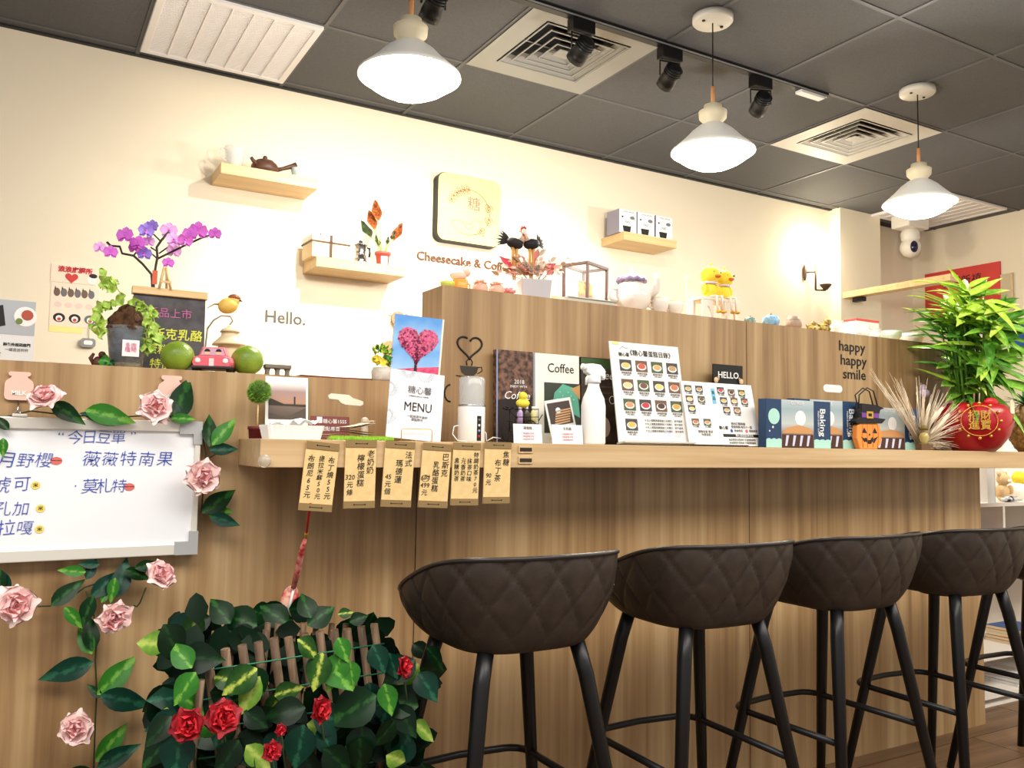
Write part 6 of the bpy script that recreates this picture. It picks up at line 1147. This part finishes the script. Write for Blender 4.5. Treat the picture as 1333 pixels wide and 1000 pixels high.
for px, s_, lab in ((1055, 1, 'golden patterned ceramic duck, the smaller one'), (1072, 1.35, 'golden patterned ceramic duck, the larger one by the glass cups')):
    Y = 2.06; k = mpp(px, 415, Y)*s_; t = thing('ceramic_duck', lab, 'figurine', hi(px, Y), group='golden ceramic ducks'); GM = mat('duck_gold', (206, 176, 84), .3, noise=(70, (84, 74, 44))); MB().ell((0, 0, 5*k), (8*k, 5.5*k, 5*k), 16, 10).build('body', GM, t); MB().ell((5*k, 0, 12*k), (4*k, 4*k, 4*k), 14, 8).build('head', GM, t); MB().tube([(8.5*k, 0, 12*k), (12*k, 0, 11*k)], [.003, .001], 6).build('beak', GOLD, t); MB().tube([(-6*k, 0, 7*k), (-10*k, 0, 10*k)], [.005, .001], 6).build('tail', GM, t)
for i, (px, Y, r, h_) in enumerate(((1088, 2.07, 9, 19), (1104, 2.1, 10, 20), (1122, 2.07, 9.5, 18), (1137, 2.12, 9.5, 17))):
    k = mpp(px, 420, Y); t = thing('glass_tumbler', ('clear glass tumbler nearest the golden duck', 'clear glass tumbler, second from the golden duck', 'clear glass tumbler in front of the red-lidded carton', 'clear glass tumbler farthest right before the mint bowl')[i], 'glass', hi(px, Y), group='clear glass tumblers'); MB().lathe([(0, 0), (r*.85*k, 0), (r*k, h_*k), (r*.93*k, h_*k), (r*.78*k, 1.5*k), (0, 1.5*k)], 24, cap=False).build('glass_body', GLASS, t); MB().tube([(r*.965*k*math.cos(q*math.pi/12), r*.965*k*math.sin(q*math.pi/12), h_*k) for q in range(24)], .0008, 5, closed=True).build('rim', GLASS, t)
Y = 2.27; k = mpp(1128, 412, Y); t = thing('red_lid_carton', 'white carton with a red lid behind the glass tumblers', 'box', hi(1129, Y)); bx('carton', PAPER, t, -22*k, 22*k, 0, .06, 0, 36*k); bx('lid', mat('lid_coral', (214, 80, 72), .6), t, -22.5*k, 22.5*k, -.001, .061, 36*k, 39*k); text(t, '藥膏', 4*k, 24*k, 7*k, INKG, y=-.001)
for px, r, m_, lab in ((1158, 15, mat('bowl_mint', (216, 230, 206), .25), 'pale mint bowl between the tumblers and the bamboo'), (1186, 17, CER, 'white ceramic bowl behind the bamboo leaves')):
    Y = 2.1; k = mpp(px, 432, Y); t = thing('ceramic_bowl', lab, 'bowl', hi(px, Y), group='ceramic bowls'); MB().lathe([(0, 0), (r*.5*k, 0), (r*.55*k, 2*k), (r*.9*k, 9*k), (r*k, 16*k), (r*.94*k, 16*k), (r*.8*k, 9*k), (0, 4*k)], 28, cap=False).build('bowl_body', m_, t); MB().lathe([(r*.52*k, 0), (r*.58*k, 0), (r*.58*k, 1.8*k), (r*.5*k, 1.8*k)], 24).build('foot_ring', m_, t)

# ================================================================== ivy trellis with red roses
b = Vector((.52, 1.66, 0)); t = thing('ivy_trellis', 'folded willow trellis with artificial ivy and red roses on the floor', 'trellis', b)
def tp_(x, y, Y): return at(x, y, Y)-b
fr = [(270, 849), (293, 845), (315, 840), (336, 836), (356, 831), (375, 830), (396, 825), (416, 822), (435, 820), (452, 819), (470, 816), (487, 813)]
for i, (x, y) in enumerate(fr):
    Y = 1.58+.008*i; p1 = tp_(x, y, Y); p0 = Vector((p1.x+.11+.01*(i % 3), p1.y+.03, 0.001)); MB().tube([p1, p1.lerp(p0, .5), p0], [.0082, .0084, .007], 8).build('slat', STICK, t)
bk_ = [(280, 822), (302, 838), (330, 836), (346, 820), (349, 811), (362, 812), (382, 812), (395, 811), (412, 810), (432, 812), (450, 812), (486, 812), (505, 845), (262, 885)]
for i, (x, y) in enumerate(bk_):
    Y = 1.70+.004*i if i < 13 else 1.56; p1 = tp_(x, y, Y); p0 = Vector((p1.x-.05+.012*(i % 4), p1.y+.02, .001)); MB().tube([p1, p1.lerp(p0, .5), p0], [.0064, .0066, .006], 8).build('slat', STICK, t)
for i in range(6): y = 868+i*38; MB().tube([tp_(258, y+6, 1.575), tp_(330, y-4, 1.585), tp_(420, y-18, 1.60), tp_(500, y-30, 1.63)], .0016, 5).build('tie_wire', mat('tie_green', (40, 120, 84), .5), t)
rn = random.Random(31); IV = []
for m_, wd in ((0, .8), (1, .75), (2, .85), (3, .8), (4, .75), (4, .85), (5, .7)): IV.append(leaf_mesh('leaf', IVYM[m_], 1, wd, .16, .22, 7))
n = 0
while n < 250:
    x, y = rn.uniform(208, 556), rn.uniform(782, 1180)
    edge = abs(x-382)/178
    if y < 790+28*edge*edge: continue
    if x > 500 and (y < 850 or y > 1010): continue
    front = rn.random() < .75
    if 250 < x < 505 and y < 915-.1*(x-270): front = rn.random() < .1
    if y < 822: front = False
    Y = (1.52+.06*rn.random()) if front else (1.76+.08*rn.random())
    if y > 1000: Y += .03
    p0 = tp_(x, y-14, Y)
    if p0.z < .05: n += 1; continue
    if y > 1000 and rn.random() < .4: n += 1; continue
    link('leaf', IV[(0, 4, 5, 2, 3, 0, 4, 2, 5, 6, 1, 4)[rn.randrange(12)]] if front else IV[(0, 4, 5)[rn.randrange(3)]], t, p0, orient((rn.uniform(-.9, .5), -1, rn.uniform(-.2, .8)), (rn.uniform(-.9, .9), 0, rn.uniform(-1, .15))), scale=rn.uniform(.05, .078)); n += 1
fill = MB(); rn = random.Random(77)                      # uncountable inner leaves, coloured near black for the shadow between the outer ones
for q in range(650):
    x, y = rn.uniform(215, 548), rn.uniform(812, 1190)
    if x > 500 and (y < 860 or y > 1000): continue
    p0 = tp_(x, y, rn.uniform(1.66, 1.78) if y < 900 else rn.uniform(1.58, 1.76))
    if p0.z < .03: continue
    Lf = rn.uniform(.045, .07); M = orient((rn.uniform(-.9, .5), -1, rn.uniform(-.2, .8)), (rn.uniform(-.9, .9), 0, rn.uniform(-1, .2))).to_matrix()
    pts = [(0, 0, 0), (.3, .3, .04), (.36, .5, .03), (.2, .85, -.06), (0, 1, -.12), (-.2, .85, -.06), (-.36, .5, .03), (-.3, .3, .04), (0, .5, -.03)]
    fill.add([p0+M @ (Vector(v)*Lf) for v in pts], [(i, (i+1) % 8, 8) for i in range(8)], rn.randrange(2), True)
fill.build('inner_foliage', [mat('ivy_inner_shade', (3, 20, 8), .5, spec=.15), mat('ivy_inner_shade2', (5, 30, 13), .5, spec=.15)], t)['kind'] = 'stuff'
for x, y, x1, y1, m_ in ((262, 812, 220, 815, 2), (262, 800, 240, 830, 3), (300, 812, 282, 785, 0), (335, 815, 300, 795, 0), (375, 812, 352, 790, 0), (405, 805, 398, 780, 0), (440, 800, 455, 795, 3), (400, 815, 430, 790, 0), (455, 810, 475, 800, 0), (255, 875, 230, 905, 1), (250, 870, 235, 850, 1), (235, 935, 205, 940, 2), (335, 870, 300, 890, 3), (420, 850, 410, 890, 3), (445, 850, 430, 890, 1), (485, 840, 500, 870, 2), (440, 830, 452, 855, 1), (455, 860, 460, 890, 1), (490, 905, 440, 930, 0), (545, 920, 515, 905, 0), (500, 890, 510, 925, 1)):
    p0, p1 = tp_(x, y, 1.53 if y > 822 else 1.72), tp_(x1, y1, 1.5 if y > 822 else 1.7); link('leaf', IV[m_], t, p0, orient((-.3, -1, .45), p1-p0), scale=(p1-p0).length*1.15)
for i, (x, y, s_, nn) in enumerate(((247, 944, .035, (-.4, -1, .2)), (289, 936, .037, (.1, -1, .5)), (416, 924, .030, (.5, -1, .1)), (524, 868, .026, (.7, -1, .3)), (353, 978, .022, (.1, -1, .2)), (365, 950, .014, (0, -1, .1)))):
    rose(t, tp_(x, y, 1.49), nn, s_, REDP, 'red', i+40); MB().tube([tp_(x, y, 1.50), tp_(x+8, y+60, 1.56), tp_(x+10, y+130, 1.6)], .0022, 6).build('stem', VINE, t)

# ================================================================== white shelving unit beyond the end of the counter
t = thing('shelving_unit', 'white open shelving unit standing past the right end of counter', 'shelf', (3.36, 2.12, 0)); SW = mat('unit_white', (236, 228, 218), .5)
uw, ud, uh = .9, .34, 1.16
bx('side_panel', SW, t, 0, .018, 0, ud, 0, uh); bx('side_panel', SW, t, uw-.018, uw, 0, ud, 0, uh); bx('back_panel', mat('unit_back', (224, 214, 200), .6), t, .018, uw-.018, ud-.01, ud, 0, uh)
zs = [at(1310, y, 2.13).z for y in (654, 735, 850, 912)]
for z in zs: bx('shelf_board', SW, t, .0185, uw-.0185, 0, ud-.0105, z-.016, z)
bx('shelf_board', SW, t, .0185, uw-.0185, 0, ud-.0105, .03, .046); bx('divider', SW, t, .30, .316, 0.001, ud-.011, zs[1]+.0003, zs[0]-.0163)
def ux(px, py=650, Y=2.2): return X(px, py, Y)
def on(px, lvl, Y=2.2): return Vector((ux(px, 650, Y), Y, zs[lvl] if lvl < len(zs) else .046))
q = thing('teddy_bear', 'small beige teddy bear sitting on the white shelving unit', 'plush toy', on(1305, 0)); TB = mat('plush_beige', (222, 190, 140), .9, bump=(200, .5)); s_ = .035
MB().ell((0, 0, s_*1.1), (s_*.95, s_*.8, s_*1.1), 16, 10).build('body', TB, q); h = MB().ell((0, -.005, s_*2.7), (s_*.85, s_*.8, s_*.8), 16, 10).build('head', TB, q)
for sx in (-1, 1): MB().ell((sx*s_*.7, 0, s_*3.4), (s_*.32, s_*.2, s_*.32), 10, 8).build('ear', TB, h); MB().ell((sx*s_*.8, -.02, s_*.35), (s_*.35, s_*.7, s_*.35), 10, 8).build('leg', TB, q); MB().ell((sx*s_*1.05, -.015, s_*1.4), (s_*.3, s_*.4, s_*.6), 10, 8).build('arm', TB, q)
MB().ell((0, -.033, s_*2.5), (s_*.32, s_*.25, s_*.25), 10, 8).build('muzzle', mat('plush_cream', (244, 230, 204), .9), h)
q = thing('plush_duck', 'yellow and white plush toy beside the teddy bear', 'plush toy', on(1326, 0)); MB().ell((0, 0, .04), (.045, .04, .04), 16, 10).build('body', mat('plush_white', (244, 238, 226), .9), q); MB().ell((.01, 0, .1), (.034, .032, .03), 16, 10).build('head', mat('plush_yellow', (240, 220, 60), .9), q); MB().ell((.01, -.03, .095), (.012, .012, .006), 10, 6).build('beak', mat('beak_orange', (230, 140, 40), .5), q)
q = thing('patterned_pouch', 'black and white patterned pouch lying on the shelving unit', 'pouch', on(1314, 0, 2.14)); MB().ell((0, 0, .013), (.06, .022, .013), 18, 8).build('pouch_body', mat('pouch_print', (20, 20, 30), .7, noise=(45, (235, 235, 235), 1)), q); MB().tube([(-.05, -.005, .023), (.05, -.005, .023)], .0018, 6).build('zip', CHROME, q)
q = thing('white_folder', 'white folder standing upright at the left of shelving unit', 'folder', on(1279, 0, 2.16)+Vector((.01, 0, 0))); bx('cover', PAPER, q, -.022, .03, -.03, .12, 0, .16); bx('spine', mat('folder_grey', (206, 200, 196), .6), q, .0305, .036, -.03, .12, 0, .155)
zl = zs[1]
q = thing('red_pouch', 'red drawstring pouch with white pattern under the shelf board', 'pouch', Vector((ux(1278), 2.16, zl))); MB().lathe([(0, 0), (.026, 0), (.034, .02), (.034, .09), (.026, .125), (.03, .135), (0, .135)], 20, sy=.7).build('pouch_body', mat('pouch_red', (190, 44, 60), .7, noise=(55, (240, 226, 226), 1)), q); MB().tube([(.028*math.cos(z*.5), .02*math.sin(z*.5), .123) for z in range(13)], .002, 6).build('drawstring', PAPER, q)
q = thing('tan_book', 'tan book standing upright beside the red pouch', 'book', Vector((ux(1290), 2.17, zl))); bx('cover', mat('book_tan', (222, 190, 150), .6), q, -.02, .022, -.03, .1, 0, .14); bx('pages', PAPER, q, -.017, .019, -.0315, -.0302, .003, .137)
q = thing('cream_canister', 'cream canister standing in front of the divider', 'canister', Vector((ux(1313), 2.2, zl))); MB().lathe([(0, 0), (.05, 0), (.05, .11), (.046, .12), (0, .12)], 28).build('body', mat('canister_cream', (240, 228, 206), .4), q); MB().lathe([(.052, .11), (.052, .125), (0, .13)], 28).build('lid', mat('canister_lid', (214, 200, 176), .4), q)
q = thing('blue_box', 'slim blue box standing on the shelf at right edge', 'box', Vector((ux(1329), 2.14, zl))); bx('box_body', mat('slim_blue', (70, 140, 206), .5), q, -.014, .014, -.02, .06, 0, .13, bevel=.001); bx('label', PAPER, q, -.011, .011, -.021, -.0201, .02, .04)
zl = zs[2]
for i in range(5):
    q = thing('magazine', ('bottom magazine of the pile in the shelving unit', 'second magazine from the bottom of the pile', 'middle magazine of the pile in the shelving unit', 'second magazine from the top of the pile', 'top magazine of the pile in the shelving unit')[i], 'magazine', Vector((ux(1330), 2.26, zl+.014*i)), .04*((i*7) % 3-1), group='pile of magazines'); bx('pages', mat('mag_page', (226, 206, 170), .7), q, -.1, .1, -.12, .06, .0005, .0115); bx('cover', (mat('mag_ochre', (196, 140, 60), .5), mat('mag_red', (176, 70, 56), .5), mat('mag_cream', (230, 220, 196), .5), mat('mag_ochre'), mat('mag_blue', (60, 90, 150), .5))[i], q, -.101, .101, -.121, .061, .0118, .0135)
q = thing('storage_basket', 'brown woven storage basket low in the shelving unit', 'basket', Vector((ux(1325), 2.26, zs[3]))); MB().lathe([(0, 0), (.09, 0), (.1, .06), (.095, .06), (.086, .006), (0, .006)], 28, cap=False, sy=.9).build('basket_body', mat('basket_brown', (110, 82, 56), .8, noise=(90, (150, 116, 80))), q); MB().tube([(.099*math.cos(z*math.pi/14), .089*math.sin(z*math.pi/14), .06) for z in range(28)], .005, 6, closed=True).build('rim', mat('basket_rim', (90, 64, 44), .8), q)
for i in range(3): q = thing('paper_stack', ('bottom white paper ream on the lowest shelf', 'middle white paper ream on the lowest shelf', 'top white paper ream on the lowest shelf')[i], 'paper', Vector((ux(1322), 2.26, .046+.014*i)), .03*(i-1), group='white paper reams'); bx('sheets', PAPER, q, -.13, .12, -.13, .05, .0005, .012); bx('wrapper', mat('ream_wrap', (214, 210, 206), .5), q, -.03, .03, -.131, .051, .0, .0132)

flush_text()
